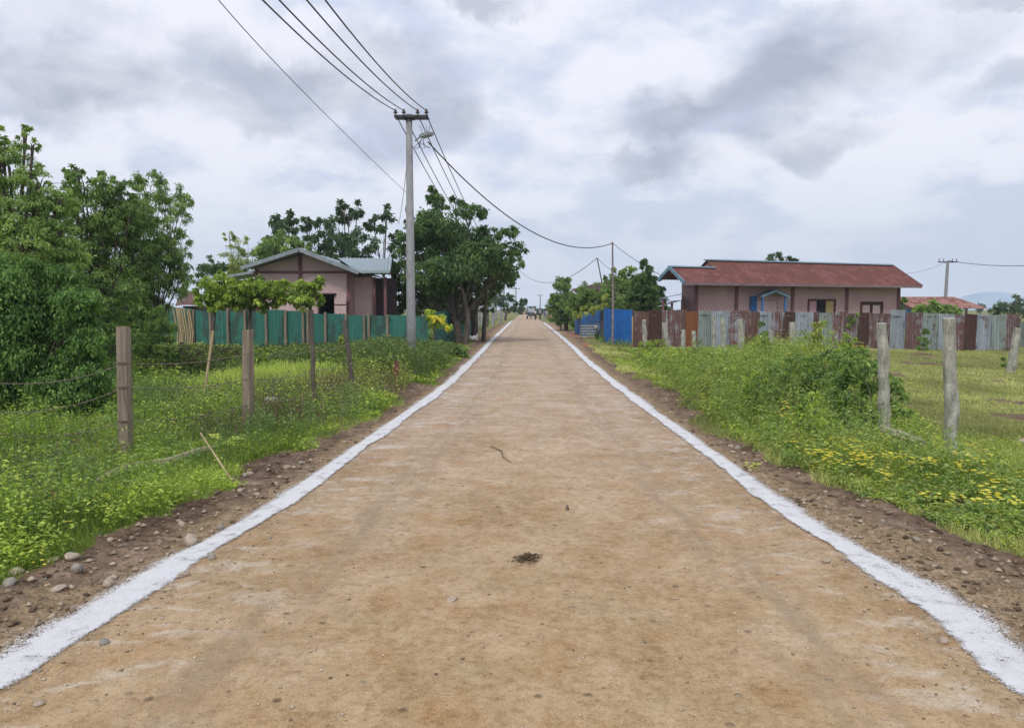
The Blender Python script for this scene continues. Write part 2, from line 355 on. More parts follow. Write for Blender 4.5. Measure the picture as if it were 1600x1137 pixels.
def shoulder_w(y, side):
    if side < 0: w_ = np.interp(y, [0, 4, 6, 8, 12, 20, 30, 60], [0.95, 0.9, 0.66, 0.54, 0.46, 0.40, 0.6, 1.2])
    else: w_ = np.interp(y, [0, 4, 5, 6, 8, 11, 16, 25, 35, 60], [1.5, 1.35, 1.15, 0.95, 0.6, 0.5, 0.75, 0.6, 0.9, 1.4])
    return w_
PADS = [(G(330, 578), 2.0, 2.2), (G(450, 574), 2.0, 2.6), (G(400, 560), 2.5, 2.0), (G(600, 612), 2.1, 1.5), (G(1078, 622), 0.9, 1.4), (G(1440, 790), 0.9, 0.22), (G(1540, 815), 0.7, 0.22), (G(735, 520), 1.1, 7.0), (G(905, 523), 1.3, 6.0), (G(1590, 830), 0.4, 0.3)]
def soil_mask(x, y):
    dl = xL(y) - x; dr = x - xR(y)
    wob = (fbm(x * 1.1, y * 1.1, 5) - 0.5) * 0.7 + (fbm(x * 5, y * 5, 9) - 0.5) * 0.3
    a = ss(0.08, -0.08, dl - shoulder_w(y, -1) + wob); b = ss(0.08, -0.08, dr - shoulder_w(y, 1) + wob)
    m = np.where(dl > 0, a, np.where(dr > 0, b, 1.0))
    for (c, rx, ry) in PADS:
        q = np.sqrt(((x - c.x) / rx) ** 2 + ((y - c.y) / ry) ** 2) + (fbm(x * 2.5, y * 2.5, 12) - 0.5) * 0.9
        m = np.maximum(m, ss(1.05, 0.8, q))
    # scattered bare patches in the grazed field and brush
    m = np.maximum(m, ss(0.68, 0.74, fbm(x * 0.8, y * 0.5, 31, 5)) * 0.8)
    return m
def orange_mask(x, y):
    m = np.zeros_like(x)
    for (px, py, rx, ry) in ((908, 524, 1.2, 5.0), (730, 531, 0.9, 5.0), (925, 540, 0.5, 3.0)):
        c = G(px, py); q = np.sqrt(((x - c.x) / rx) ** 2 + ((y - c.y) / ry) ** 2); m = np.maximum(m, ss(1.1, 0.5, q))
    return m
def gh(x, y):
    """ground height"""
    x = np.asarray(x, float); y = np.asarray(y, float)
    dl = xL(y) - x; dr = x - xR(y); dd = np.maximum(dl, dr)          # >0 outside the lines
    s = soil_mask(x, y); off = ss(0.02, 0.35, dd)
    lum = (fbm(x * 3.1, y * 3.1, 3, 5) - 0.45) * 0.10 + (fbm(x * 9, y * 9, 8, 3) - 0.5) * 0.035
    big = (fbm(x * 0.25, y * 0.25, 21, 3) - 0.5) * 0.22 * ss(0.6, 4, dd)
    ridge = 0.05 * np.exp(-((dd - 0.75) / 0.22) ** 2)
    z = off * (lum * (0.35 + 0.65 * s) + big + ridge * 0.8) - 0.03 * ss(-0.02, -0.2, dd) 
    ditch = -0.28 * np.exp(-((x + 7.8) / 1.6) ** 2) * ss(13, 17, y) * ss(29, 25, y)
    fade = ss(70, 40, y)
    return np.where(dd > 0, z * fade + ditch, z)
def ghs(x, y): return float(gh(np.array([x]), np.array([y]))[0])
def road_h(x, y):
    l, r = xL(y), xR(y); u = np.clip((x - (l + r) / 2) / ((r - l) / 2 + 0.1), -1.3, 1.3)
    z = 0.012 + 0.03 * (1 - u * u) + (fbm(x * 1.2, y * 0.8, 41, 4) - 0.5) * 0.02 + (fbm(x * 7, y * 7, 42, 3) - 0.5) * 0.010
    z = z - 0.012 * np.exp(-((np.abs(x - (l + r) / 2) - 0.8) / 0.22) ** 2)      # faint wheel ruts
    return z - 0.06 * ss(0.98, 1.08, np.abs(u))
def top_h(x, y): return np.maximum(gh(x, y), road_h(x, y))

def steps(a, b, f):
    o = [a]
    while o[-1] < b: o.append(o[-1] + f(o[-1]))
    return np.array(o)
ys = np.concatenate([np.array([-300, -150, -60, -25, -12, -6, -3, -1]), steps(0.0, 60, lambda y: max(0.05, 0.012 * y)), steps(62, 900, lambda y: 0.06 * y)])
xp = steps(0.0, 800, lambda x: 0.075 if x < 5 else (0.14 if x < 16 else 0.07 * x))
xs = np.concatenate([-xp[:0:-1], xp])
X, Y = np.meshgrid(xs, ys); Z = gh(X, Y)
Z = np.where((np.abs(X) > 40) | (Y > 80) | (Y < -8), np.where(np.abs(Z) > 0.02, -0.03, Z), Z)

# ground sheet
m, g = new_mat('verge_ground'); P = g.n('ShaderNodeTexCoord').outputs['Object']
so = g.n('ShaderNodeAttribute', attribute_name='soil').outputs['Fac']; orr = g.n('ShaderNodeAttribute', attribute_name='orange').outputs['Fac']
na = g.noise(P, 1.7, 6, 0.6); nb = g.noise(P, 11, 6, 0.65); nc = g.noise(P, 45, 4, 0.6)
dirt = ramp(g, g.math('ADD', g.math('MULTIPLY', na, 0.5), g.math('MULTIPLY', nb, 0.5)), [(0.38, (0.065, 0.042, 0.030)), (0.46, (0.14, 0.092, 0.062)), (0.55, (0.23, 0.16, 0.11)), (0.66, (0.38, 0.28, 0.20))])
vor = g.n('ShaderNodeTexVoronoi', i_Vector=P, i_Scale=26.0); peb = g.rng(vor.outputs['Distance'], 0.12, 0.30, 1, 0)
pm = g.math('MULTIPLY', peb, g.rng(g.n('ShaderNodeSeparateColor', i_0=vor.outputs['Color']).outputs[0], 0.62, 0.7, 0, 1))
dirt = g.mix(pm, dirt, g.mix(nc, (0.20, 0.17, 0.14), (0.46, 0.42, 0.36)))
oo = g.n('ShaderNodeAttribute', attribute_name='outer').outputs['Fac']
tan = ramp(g, g.math('ADD', g.math('MULTIPLY', nb, 0.5), g.math('MULTIPLY', nc, 0.5)), [(0.38, (0.17, 0.115, 0.065)), (0.5, (0.31, 0.22, 0.13)), (0.62, (0.45, 0.34, 0.23))])
dirt = g.mix(g.rng(g.math('ADD', oo, g.math('MULTIPLY', g.math('SUBTRACT', na, 0.5), 1.6)), 0.35, 0.75, 1, 0, True), dirt, tan)
dirt = g.mix(g.math('MULTIPLY', pm, 0.7), dirt, g.mix(nc, (0.20, 0.17, 0.14), (0.50, 0.45, 0.38)))
dirt = g.mix(g.math('MULTIPLY', orr, 0.85), dirt, g.mix(nb, (0.36, 0.15, 0.075), (0.46, 0.24, 0.14)))
gr = ramp(g, g.math('ADD', g.math('MULTIPLY', na, 0.5), g.math('MULTIPLY', nb, 0.5)), [(0.36, (0.11, 0.115, 0.045)), (0.5, (0.21, 0.22, 0.075)), (0.64, (0.32, 0.31, 0.14))])
sm = g.rng(g.math('ADD', so, g.math('MULTIPLY', g.math('SUBTRACT', nb, 0.5), 0.8)), 0.35, 0.6, 0, 1, True)
hgt = g.math('ADD', g.math('MULTIPLY', nb, 1.0), g.math('ADD', g.math('MULTIPLY', nc, 0.4), g.math('MULTIPLY', pm, 0.5)))
finish(g, g.mix(sm, gr, dirt), 0.95, hgt, 0.9, spec=0.1, bdist=0.05)
me = grid_mesh('ground', X, Y, Z, {'soil': soil_mask(X, Y) * np.where(Y > 90, 0.3, 1), 'orange': orange_mask(X, Y), 'outer': np.clip(np.where(xL(Y) > X, (xL(Y) - X) / shoulder_w(Y, -1), (X - xR(Y)) / shoulder_w(Y, 1)), 0, 1.5)})
tag(link('ground', me, m), kind='structure')

# road sheet
yr = np.concatenate([np.array([-14, -8, -4, -1.0]), steps(0.0, 60, lambda y: max(0.035, 0.010 * y)), steps(62, 330, lambda y: 0.04 * y)])
us = np.linspace(-1.06, 1.06, 90)
YR, U = np.meshgrid(yr, us, indexing='ij'); XR_ = (xL(YR) + xR(YR)) / 2 + U * ((xR(YR) - xL(YR)) / 2 + 0.1)
ZR = road_h(XR_, YR)
edge = np.minimum(XR_ - xL(YR), xR(YR) - XR_)
m, g = new_mat('packed_dirt_road'); P = g.n('ShaderNodeTexCoord').outputs['Object']
ed = g.n('ShaderNodeAttribute', attribute_name='edge').outputs['Fac']
na = g.noise(P, 0.9, 6, 0.6, 0.5); nb = g.noise(g.vmath('MULTIPLY', P, (1, 0.8, 1)), 5.5, 6, 0.65); nc = g.noise(P, 38, 5, 0.7); nd = g.noise(P, 2.3, 4, 0.5)
f = g.math('ADD', g.math('MULTIPLY', na, 0.42), g.math('ADD', g.math('MULTIPLY', nb, 0.36), g.math('MULTIPLY', nc, 0.22)))
c = ramp(g, f, [(0.34, (0.28, 0.195, 0.125)), (0.45, (0.43, 0.32, 0.22)), (0.54, (0.515, 0.395, 0.29)), (0.66, (0.61, 0.49, 0.375))])
c = g.mix(g.rng(nd, 0.5, 0.68, 0, 0.55), c, (0.40, 0.25, 0.13))
c = g.mix(g.rng(g.noise(P, 1.4, 3, 0.5), 0.52, 0.66, 0, 0.45), c, (0.44, 0.36, 0.26))
vor = g.n('ShaderNodeTexVoronoi', i_Vector=P, i_Scale=38.0)
rn = g.n('ShaderNodeSeparateColor', i_0=vor.outputs['Color'])
ps = g.math('MULTIPLY', g.rng(vor.outputs['Distance'], 0.14, 0.26, 1, 0), g.rng(rn.outputs[0], 0.5, 0.52, 0, 1))
c = g.mix(g.math('MULTIPLY', ps, 0.75), c, g.mix(rn.outputs[1], (0.34, 0.26, 0.17), (0.70, 0.60, 0.46)))
vor2 = g.n('ShaderNodeTexVoronoi', i_Vector=P, i_Scale=9.0); rn2 = g.n('ShaderNodeSeparateColor', i_0=vor2.outputs['Color'])
ps2 = g.math('MULTIPLY', g.rng(vor2.outputs['Distance'], 0.10, 0.22, 1, 0), g.rng(rn2.outputs[0], 0.78, 0.8, 0, 1))
c = g.mix(g.math('MULTIPLY', ps2, 0.8), c, g.mix(rn2.outputs[1], (0.13, 0.09, 0.06), (0.50, 0.43, 0.35)))
# spilled lime smudges near the lines
lm = g.math('MULTIPLY', g.rng(g.noise(g.vmath('MULTIPLY', P, (1, 1.8, 1)), 2.6, 6, 0.62, 0.6), 0.50, 0.66, 0, 1, True), g.rng(ed, 0.25, 1.6, 0.9, 0))
lm = g.math('MULTIPLY', lm, g.rng(nc, 0.35, 0.6, 0.35, 1))
c = g.mix(lm, c, (0.66, 0.62, 0.62))
c = g.mix(g.math('MULTIPLY', g.rng(ed, 0.18, 0.45, 0.5, 0), g.rng(nb, 0.45, 0.6, 0, 1)), c, (0.20, 0.135, 0.085))
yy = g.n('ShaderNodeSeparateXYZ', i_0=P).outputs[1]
c = g.mix(g.rng(g.math('ADD', yy, g.math('MULTIPLY', na, 5.0)), 4.0, 15.0, 0.85, 0.0), c, g.mix(1.0, c, (0.91, 0.81, 0.57), 'MULTIPLY'))  # browner towards the viewer: a view-angle tone put into the road colour
grit = g.noise(P, 130, 3, 0.8); nf = g.noise(P, 17, 6, 0.75)
c = g.mix(g.rng(g.math('ADD', g.math('MULTIPLY', grit, 0.5), g.math('MULTIPLY', nf, 0.5)), 0.41, 0.51, 0.75, 0), c, g.mix(1.0, c, (0.56, 0.50, 0.44), 'MULTIPLY'))
c = g.mix(g.rng(g.math('ADD', g.math('MULTIPLY', grit, 0.6), g.math('MULTIPLY', nf, 0.4)), 0.55, 0.66, 0, 0.6), c, (0.66, 0.56, 0.45))
xm = g.math('ABSOLUTE', g.math('SUBTRACT', ed, 0.95)); trk = g.math('MULTIPLY', g.rng(xm, 0.0, 0.34, 1, 0, True), g.rng(g.noise(g.vmath('MULTIPLY', P, (2.5, 0.35, 1)), 3.0, 5, 0.65), 0.42, 0.60, 0, 0.55))
c = g.mix(trk, c, (0.30, 0.225, 0.155))
hgt = g.math('ADD', g.math('MULTIPLY', nb, 0.8), g.math('ADD', g.math('MULTIPLY', g.math('ADD', nc, nf), 0.5), g.math('ADD', g.math('MULTIPLY', ps, 0.35), g.math('MULTIPLY', ps2, 0.8))))
finish(g, c, 0.95, hgt, 0.75, spec=0.12, bdist=0.02)
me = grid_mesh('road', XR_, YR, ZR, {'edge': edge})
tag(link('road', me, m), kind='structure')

# lime lines
m, g = new_mat('lime_powder'); P = g.n('ShaderNodeTexCoord').outputs['Object']; ac = g.n('ShaderNodeAttribute', attribute_name='across').outputs['Fac']
n1 = g.noise(P, 2.6, 3, 0.6); n2 = g.noise(P, 16, 5, 0.7); n3 = g.noise(P, 95, 4, 0.75)
sgn = g.math('ADD', g.math('MULTIPLY', g.math('MAXIMUM', ac, 0.0), 0.92), g.math('MULTIPLY', g.math('MAXIMUM', g.math('MULTIPLY', ac, -1.0), 0.0), 1.0))
e = g.math('ADD', sgn, g.math('ADD', g.math('MULTIPLY', g.math('SUBTRACT', n1, 0.5), 0.7), g.math('ADD', g.math('MULTIPLY', g.math('SUBTRACT', n2, 0.5), 0.55), g.math('MULTIPLY', g.math('SUBTRACT', n3, 0.5), g.rng(ac, -0.2, 0.9, 0.9, 3.6)))))
al = g.math('MULTIPLY', g.rng(e, 0.84, 1.04, 1, 0), g.rng(g.math('ADD', g.math('MULTIPLY', n3, 0.5), g.math('MULTIPLY', g.noise(P, 7, 5, 0.7), 0.5)), 0.38, 0.46, 0.25, 1))
c = g.mix(g.rng(g.math('ADD', n3, g.math('MULTIPLY', n2, 0.5)), 0.62, 0.9, 0, 0.5), (0.72, 0.72, 0.73), (0.50, 0.48, 0.46))
sp = g.rng(g.noise(P, 60, 3, 0.6), 0.66, 0.72, 0, 0.7); c = g.mix(sp, c, (0.34, 0.29, 0.25))
finish(g, c, 0.95, g.math('ADD', n2, n3), 0.5, spec=0.1, bdist=0.015, alpha=al); M_lime_line = m
def lime(PT, fx, name, label, side):
    y0, y1 = 0.3, PT[-1, 1] + (3 if PT is PL else 0)
    yv = steps(y0, y1, lambda y: max(0.03, 0.009 * y)); uu = np.linspace(-1.5, 1.9, 29)
    YY, UU = np.meshgrid(yv, uu, indexing='ij'); ww = np.interp(YY, PT[:, 1], PT[:, 2]) * np.interp(YY, [0, 5, 9, 20], [.54, .48, .42, .42]) * (1 + (vn(YY * 1.3, YY * 0, 77) - 0.5) * 0.5)
    XX = fx(YY) + side * UU * ww + (fbm(YY * 0.7, YY * 0, 51) - 0.5) * 0.07
    ZZ = top_h(XX, YY) + 0.009 + 0.006 * np.clip(1 - np.abs(UU), 0, 1) + 0.0004 * YY
    o = link(name, grid_mesh(name, XX, YY, ZZ, {'across': UU}), M_lime_line)
    tag(o, label, 'road line', 'white lime lines edging the dirt road')
lime(PL, xL, 'lime_line', 'ragged white lime powder line along the left edge of the dirt road', -1)
lime(PR, xR, 'lime_line', 'ragged white lime powder line along the right edge of the dirt road', 1)
# ------------------------------------------------------------------ wires
def catenary(a, b, sag, n=16):
    a = Vector(a); b = Vector(b); o = []
    for i in range(n + 1):
        t = i / n; p = a.lerp(b, t); p.z -= sag * 4 * t * (1 - t); o.append(p)
    return o
def wire(pts, r, label, group=None, name='power_line', mat=None, cat='wire', n=5):
    mb = MB(); mb.tube(pts, r, n); o = mb.build(name, mat or M_wire)
    return tag(o, label, cat, group)

# ------------------------------------------------------------------ utility pole by the road
pb = G(643, 578); PD = pb.y; zt = W(643, 180, PD).z
up = thing('utility_pole', (pb.x, pb.y, 0), 'tall grey concrete utility pole with crossarm and street lamp beside the left verge', 'utility pole')
mb = MB(); mb.tube([(pb.x, PD, -0.4), (pb.x, PD, 1.5), (pb.x, PD, zt + 0.02)], [0.135, 0.125, 0.085], 14); mb.build('shaft', M_concrete, up, smooth=True)
arm_z = W(640, 184, PD).z; ax0 = W(617, 184, PD).x; ax1 = W(670, 184, PD).x
mb = MB(); mb.bar((ax0, PD - 0.13, arm_z), (ax1, PD - 0.13, arm_z), 0.07, 0.07); mb.bar((ax0, PD + 0.13, arm_z), (ax1, PD + 0.13, arm_z), 0.05, 0.05)
mb.bar((pb.x - 0.14, PD, arm_z - 0.02), (pb.x + 0.14, PD, arm_z - 0.02), 0.27, 0.05); mb.build('crossarm', M_steel, up)
ins = []
for px in (619, 632, 653.5, 667):
    x = W(px, 178, PD).x; mb = MB(); z0 = arm_z + 0.035
    mb.tube([(x, PD - 0.13, z0), (x, PD - 0.13, z0 + 0.05), (x, PD - 0.13, z0 + 0.052), (x, PD - 0.13, z0 + 0.10), (x, PD - 0.13, z0 + 0.102), (x, PD - 0.13, z0 + 0.16)], [0.018, 0.018, 0.06, 0.045, 0.035, 0.022], 10)
    mb.build('insulator', M_ceram, up, smooth=False); ins.append(Vector((x, PD - 0.13, z0 + 0.12)))
for px, py in ((640, 203), (638.5, 211)):
    p = W(px, py, PD); mb = MB(); mb.tube([p + Vector((-0.02, 0, -0.07)), p + Vector((-0.02, 0, 0)), p + Vector((-0.02, 0, 0.07))], [0.03, 0.05, 0.03], 8); mb.build('insulator', M_ceram, up)
lp = thing('street_lamp', tuple(W(649, 220, PD)), None, None); lp.parent = up; lp.matrix_parent_inverse = Matrix.Translation(up.location).inverted()
def sub(mb, name, mat, par):       # child of a child Empty: mesh in world space
    o = mb.build(name, mat); o.parent = par
    M = Matrix.Translation(par.location); o.matrix_parent_inverse = M.inverted(); return o
a0 = W(649, 220, PD); a1 = W(660, 213, PD - 0.35); a2 = W(674, 208.5, PD - 0.75)
mb = MB(); mb.tube([a0, a0.lerp(a1, 0.5) + Vector((0, 0, 0.02)), a1], 0.02, 8); sub(mb, 'lamp_arm', M_lampg, lp)
mb = MB(); d = (a2 - a1).normalized(); mb.bar(a1 - d * 0.05, a2, 0.17, 0.075); mb.bar(a1 + d * 0.02, a2 - d * 0.1, 0.13, 0.11); sub(mb, 'lamp_head', M_lampg, lp)
mb = MB(); mb.bar(a1 + d * 0.08 - Vector((0, 0, .058)), a2 - d * 0.06 - Vector((0, 0, .058)), 0.11, 0.012); sub(mb, 'lamp_glass', M_lens, lp)
# four lines coming over the viewer's head from the pole behind
ends = [(410, 0), (436, 0), (479, 0), (508, 0)]
for i, (e, wh) in enumerate(zip(ends, ('outermost left', 'second from left', 'third from left', 'rightmost'))):
    q = W(e[0], e[1], 10.6); p = ins[i]; v = (q - p); far = p + v * 3.2; far.z = zt + 0.35
    # sag chosen so that the line passes q
    t = 1 / 3.2; zl = p.z + (far.z - p.z) * t; sag = (zl - q.z) / (4 * t * (1 - t))
    wire(catenary(p, far, sag, 40), 0.013, 'dark power line from the %s insulator of the crossarm passing over the viewer' % wh, 'power lines coming to the crossarm')
# onward span to the next pole down the road
nx = Vector((W(779, 443, 76).x, 76, zt - 0.15))
for i, (dx, wh) in enumerate(((-0.55, 'left end'), (-0.25, 'inner left side'), (0.25, 'inner right side'), (0.55, 'right end'))):
    wire(catenary(ins[i] - Vector((0, 0, 0.1)), nx + Vector((dx, 0, 0)), 1.05, 30), 0.014, 'power line descending into the big tree from the %s of the crossarm' % wh, 'power lines going on down the road')
# thin line crossing behind the pole
pa = W(640, 306, 33); pm_ = W(500, 170, 21); pc = W(338, -4, 12.5)
mb = [pa]; 
for t in np.linspace(0, 1, 24)[1:]:
    a = (1 - t) ** 2; b = 2 * t * (1 - t); c_ = t * t; ctl = pm_ * 2 - (pa + pc) * 0.5; mb.append(pa * a + ctl * b + pc * c_)
mb.append(pc + (pc - mb[-2]) * 9)
wire(mb, 0.009, 'lone thin cable crossing the sky left of the utility pole')
# service cables
poleR = G(957, 540); DR = poleR.y; ptop = W(957, 378, DR)
s0 = W(669, 222, PD - 0.1)
wire(catenary(s0, W(957, 380, DR), 1.15, 30), 0.019, 'thick service cable sagging across the road to the slim pole', 'service cables')
wire(catenary(W(957, 380, DR), W(1046, 436, 36), 0.12, 10), 0.012, 'service cable from the slim pole to the red roofed house', 'service cables')
wire(catenary(W(640, 213, PD), W(623, 350, 31), 0.25, 12), 0.009, 'thin drop cable hanging from the pole to the pink gabled house', 'drop cables')
wire([W(639, 215, PD), W(637.5, 270, PD + .1), W(636, 318, PD + 0.3)], 0.008, 'straight stay wire ending in a small insulator against the pole', 'drop cables')
p = W(636, 328, PD + 0.3); mb = MB(); mb.tube([p + Vector((0, 0, 0.18)), p + Vector((0, 0, 0.05)), p, p - Vector((0, 0, 0.12)), p - Vector((0, 0, 1.2))], [0.02, 0.05, 0.055, 0.03, 0.008], 8)
tag(mb.build('stay_insulator', M_ceram), 'small dark insulator hanging on the stay wire left of the pole', 'insulator')
mb = MB(); 
for k in range(3):
    a = W(655 + k * 6, 196, PD); b = W(650 + k * 8, 222, PD - 0.1); pts = []
    for t in np.linspace(0, 1, 14): pts.append(a.lerp(b, t) + Vector((0.10 * math.sin(t * 9 + k), 0.05, -0.35 * math.sin(t * PI))))
    mb.tube(pts, 0.007, 4)
tag(mb.build('cable_loops', M_wire), 'tangle of thin looping cables below the street lamp', 'wire')
# slim pole on the right
mb = MB(); mb.tube([(poleR.x, DR, -0.2), (poleR.x, DR, 2), ptop], [0.055, 0.05, 0.035], 8)
tag(mb.build('slim_pole', simple('pipe_grey', (0.16, 0.12, 0.12), (0.30, 0.25, 0.25), 5)), 'slim brown pole carrying the service cable in front of the blue sheet', 'pole')
mb = MB(); a = W(949, 500, 52); b = W(933, 403, 52); mb.tube([Vector((a.x, 52, -0.2)), a, a.lerp(b, 0.5) + Vector((0.06, 0, 0)), b], [0.07, 0.065, 0.05, 0.035], 7, 0.1)
tag(mb.build('crooked_pole', M_bark), 'leaning crooked wooden pole behind the right hand trees', 'pole')
wire(catenary(W(812, 423, 85), b, 1.5, 20), 0.022, 'thin cable reaching the crooked pole from the left', 'cables at the crooked pole')
wire(catenary(b, W(1000, 440, 46), 0.3, 10), 0.014, 'thin cable leaving the crooked pole to the right', 'cables at the crooked pole')
# poles further down the road
for i, (px, D, top, wh) in enumerate(((775, 118, 437, 'nearest pole, leafy at its top,'), (787.5, 154, 442, 'second pole with crossarm'), (806, 185, 449, 'third pole with crossarm'), (844, 255, 460, 'farthest pole with crossarm, above the people,'))):
    x = W(px, 482, D).x; z = W(px, top, D).z; r = 0.12 + D * 0.0004
    t = thing('utility_pole', (x, D, 0), wh.rstrip(',') + ' far down the road', 'utility pole', 'far utility poles')
    mb = MB(); mb.tube([(x, D, -0.2), (x, D, z)], [r, r * 0.75], 8); mb.build('shaft', M_concrete, t)
    mb = MB(); mb.bar((x - 1.0, D, z - 0.3), (x + 1.0, D, z - 0.3), 0.16, 0.14); mb.build('crossarm', M_steel, t)
# pole behind the right far house
D = 70; x = W(1478, 482, D).x; z = W(1478, 408, D).z
t = thing('utility_pole', (x, D, 0), 'distant pole with crossarm behind the small rust roofed house', 'utility pole')
mb = MB(); mb.tube([(x - 0.15, D, -0.2), (x, D, z)], [0.17, 0.12], 10); mb.build('shaft', M_concrete, t)
mb = MB(); mb.bar((x - 0.9, D, z - 0.08), (x + 0.9, D, z - 0.08), 0.12, 0.10)
for dx in (-.8, -.4, .4, .8): mb.tube([(x + dx, D, z), (x + dx, D, z + 0.22)], 0.04, 6)
mb.build('crossarm', M_steel, t)
wire(catenary((x, D, z + 0.05), W(1700, 405, 60), 0.5, 14), 0.028, 'double line leaving the distant pole to the right', 'lines at the distant pole')
wire(catenary((x, D, z), W(1400, 428, 60), 0.3, 10), 0.013, 'faint cable from the distant pole down to the red roofed house', 'lines at the distant pole')

# ------------------------------------------------------------------ wooden fence posts, left
def wood_post(bx, by, tx, ty, w, label, mat, square=True, group='fence posts along the left verge', D=None, name='fence_post', sides=9):
    b = G(bx, by) if D is None else W(bx, by, D); D = b.y; t = W(tx, ty, D)
    b.z = ghs(b.x, b.y) - 0.25
    mb = MB(); n = 10; pts = [b.lerp(t, i / n) for i in range(n + 1)]
    if square:
        prof = []; ang = random.uniform(-0.35, 0.1)
        for i, p in enumerate(pts):
            ww = w / 2 * (1.06 - 0.1 * i / n) * random.uniform(0.96, 1.04)
            for (cx_, cy_) in ((-1, -.9), (-.85, -1), (.85, -1), (1, -.9), (1, .9), (.85, 1), (-.85, 1), (-1, .9)):
                q = Vector((cx_ * ww * random.uniform(.96, 1.03), cy_ * ww * random.uniform(.96, 1.03), 0)); q.rotate(Matrix.Rotation(ang, 3, 'Z')); prof.append(p + q)
        m_ = 8
        fs = [(i * m_ + k, i * m_ + (k + 1) % m_, (i + 1) * m_ + (k + 1) % m_, (i + 1) * m_ + k) for i in range(n) for k in range(m_)]
        fs += [tuple(range(m_))[::-1], tuple(n * m_ + k for k in range(m_))]
        # splintered, slightly sloping top
        for k in range(m_): prof[n * m_ + k] = prof[n * m_ + k] + Vector((0, 0, random.uniform(-0.012, 0.015)))
        mb.add(prof, fs)
    else:
        off = [Vector((random.uniform(-1, 1), random.uniform(-1, 1), 0)) * w * 0.10 for _ in pts]
        mb.tube([p + o for p, o in zip(pts, off)], [w / 2 * (1.1 - 0.22 * i / n) * random.uniform(0.93, 1.07) for i in range(n + 1)], sides, 0.09)
    return tag(mb.build(name, mat), label, 'fence post', group), b, t
wp = []
wp.append(wood_post(197, 716, 192.5, 510, 0.118, 'squared weathered timber post with wire, nearest on the left verge', M_postw))
wp.append(wood_post(388, 678, 387, 516, 0.115, 'rough split grey brown post, second along the left verge', M_postw))
wp.append(wood_post(492, 651, 486.5, 484, 0.072, 'slim dark post standing tall in the grass, third on the left', M_postd, False))
wp.append(wood_post(554, 612, 538, 500, 0.105, 'dark post leaning left beside the bare sandy patch', M_postd, False))
def stick(pts, r, label, name, cat, mat, jit=0.1, group=None, n=7):
    mb = MB(); mb.tube(pts, r, n, jit); return tag(mb.build(name, mat), label, cat, group)
a = G(313, 650); b = W(333, 517, a.y); 
stick([a - Vector((0, 0, .1)), a.lerp(b, .4) + Vector((.01, 0, 0)), b], [0.022, 0.02, 0.022], 'thin pale bamboo stake leaning right behind the split post', 'bamboo_stake', 'stake', M_bamboo, 0.05)
a = G(362, 757); b = W(313, 676, a.y + 0.75); a.z = ghs(a.x, a.y)
stick([a, a.lerp(b, .5), b], [0.011, 0.010, 0.007], 'thin dry stick propped across the end of the fallen branch', 'dry_stick', 'stick', M_bamboo, 0.08)
CLEAR = []
def clear_of(x, y):
    k = np.ones(len(x), bool)
    for (cx_, cy_, r_) in CLEAR: k &= ~((np.abs(x - cx_) < r_) & (y > cy_ - 3.2 * r_) & (y < cy_ + r_))
    return k
def gz(px, py, dz=0): p = G(px, py); p.z = ghs(p.x, p.y) + dz; return p
lg = [gz(140, 765, .04), gz(170, 752, .06), gz(200, 741, .07), gz(225, 736, .07), gz(262, 732, .07), gz(290, 722, .07), (gz(315, 716, .08)), gz(335, 712, .09)]
for q in lg[1:]: CLEAR.append((q.x, q.y, .14))
CLEAR.append((W(1405, 700, 9.5).x, 9.5, .3))
stick(lg, [0.035, 0.048, 0.05, 0.046, 0.048, 0.042, 0.038, 0.03], 'long crooked fallen branch lying in the weeds of the left verge', 'fallen_branch', 'branch', simple('dry_branch', (0.2, 0.16, 0.11), (0.42, 0.36, 0.27), 8, stretch=(1, 3, 3)), 0.12)
# barbed wires
def barbed(a, b, sag, label):
    pts = catenary(a, b, sag, 20); mb = MB(); mb.tube(pts, 0.0045, 4)
    L = (Vector(b) - Vector(a)).length; k = int(L / 0.14)
    for i in range(k):
        t = (i + .5) / k * 20; j = int(t); p = pts[j].lerp(pts[min(j + 1, 20)], t - j); q = Vector((random.uniform(-1, 1), random.uniform(-1, 1), random.uniform(-1, 1))).normalized() * 0.022
        mb.tube([p - q, p + q], 0.003, 3)
    return tag(mb.build('barbed_wire', M_barb), label, 'barbed wire', 'barbed wires of the left fence')
D1 = wp[0][1].y - 0.06; D2 = wp[1][1].y - 0.06; D3 = wp[2][1].y - 0.05; D4 = wp[3][1].y
hts = [(567, 592), (605, 640), (658, 668)]; wd_ = ('top', 'middle', 'lowest')
for k, (py1, pyl) in enumerate(hts):
    p1 = W(193, py1, D1); pl = W(-60, pyl, 6.6)
    barbed(p1, pl, 0.12, wd_[k] + ' rusty barbed wire from the nearest post out of frame left')
    p2 = W(388, (552, 592, 633)[k], D2); barbed(p1, p2, 0.06, wd_[k] + ' barbed wire between the nearest and the split post')
    p3 = W(490, (548, 580, 612)[k], D3); barbed(p2, p3, 0.05, wd_[k] + ' barbed wire between the split and the slim dark post')
    p4 = W(546, (535, 560, 590)[k], D4); barbed(p3, p4, 0.05, wd_[k] + ' barbed wire between the slim and the leaning dark post')
# staples on the nearest post
for py in (567, 605, 658):
    p = W(193.5, py, D1 - 0.01); mb = MB()
    for k in range(3): mb.tube([p + Vector((-0.065, 0.0, 0.006 * (k - 1))), p + Vector((0, -0.012, 0.006 * (k - 1) + .004)), p + Vector((0.065, 0, 0.006 * (k - 1)))], 0.004, 4)
    o = mb.build('wire_wrap', M_barb); o.parent = wp[0][0]

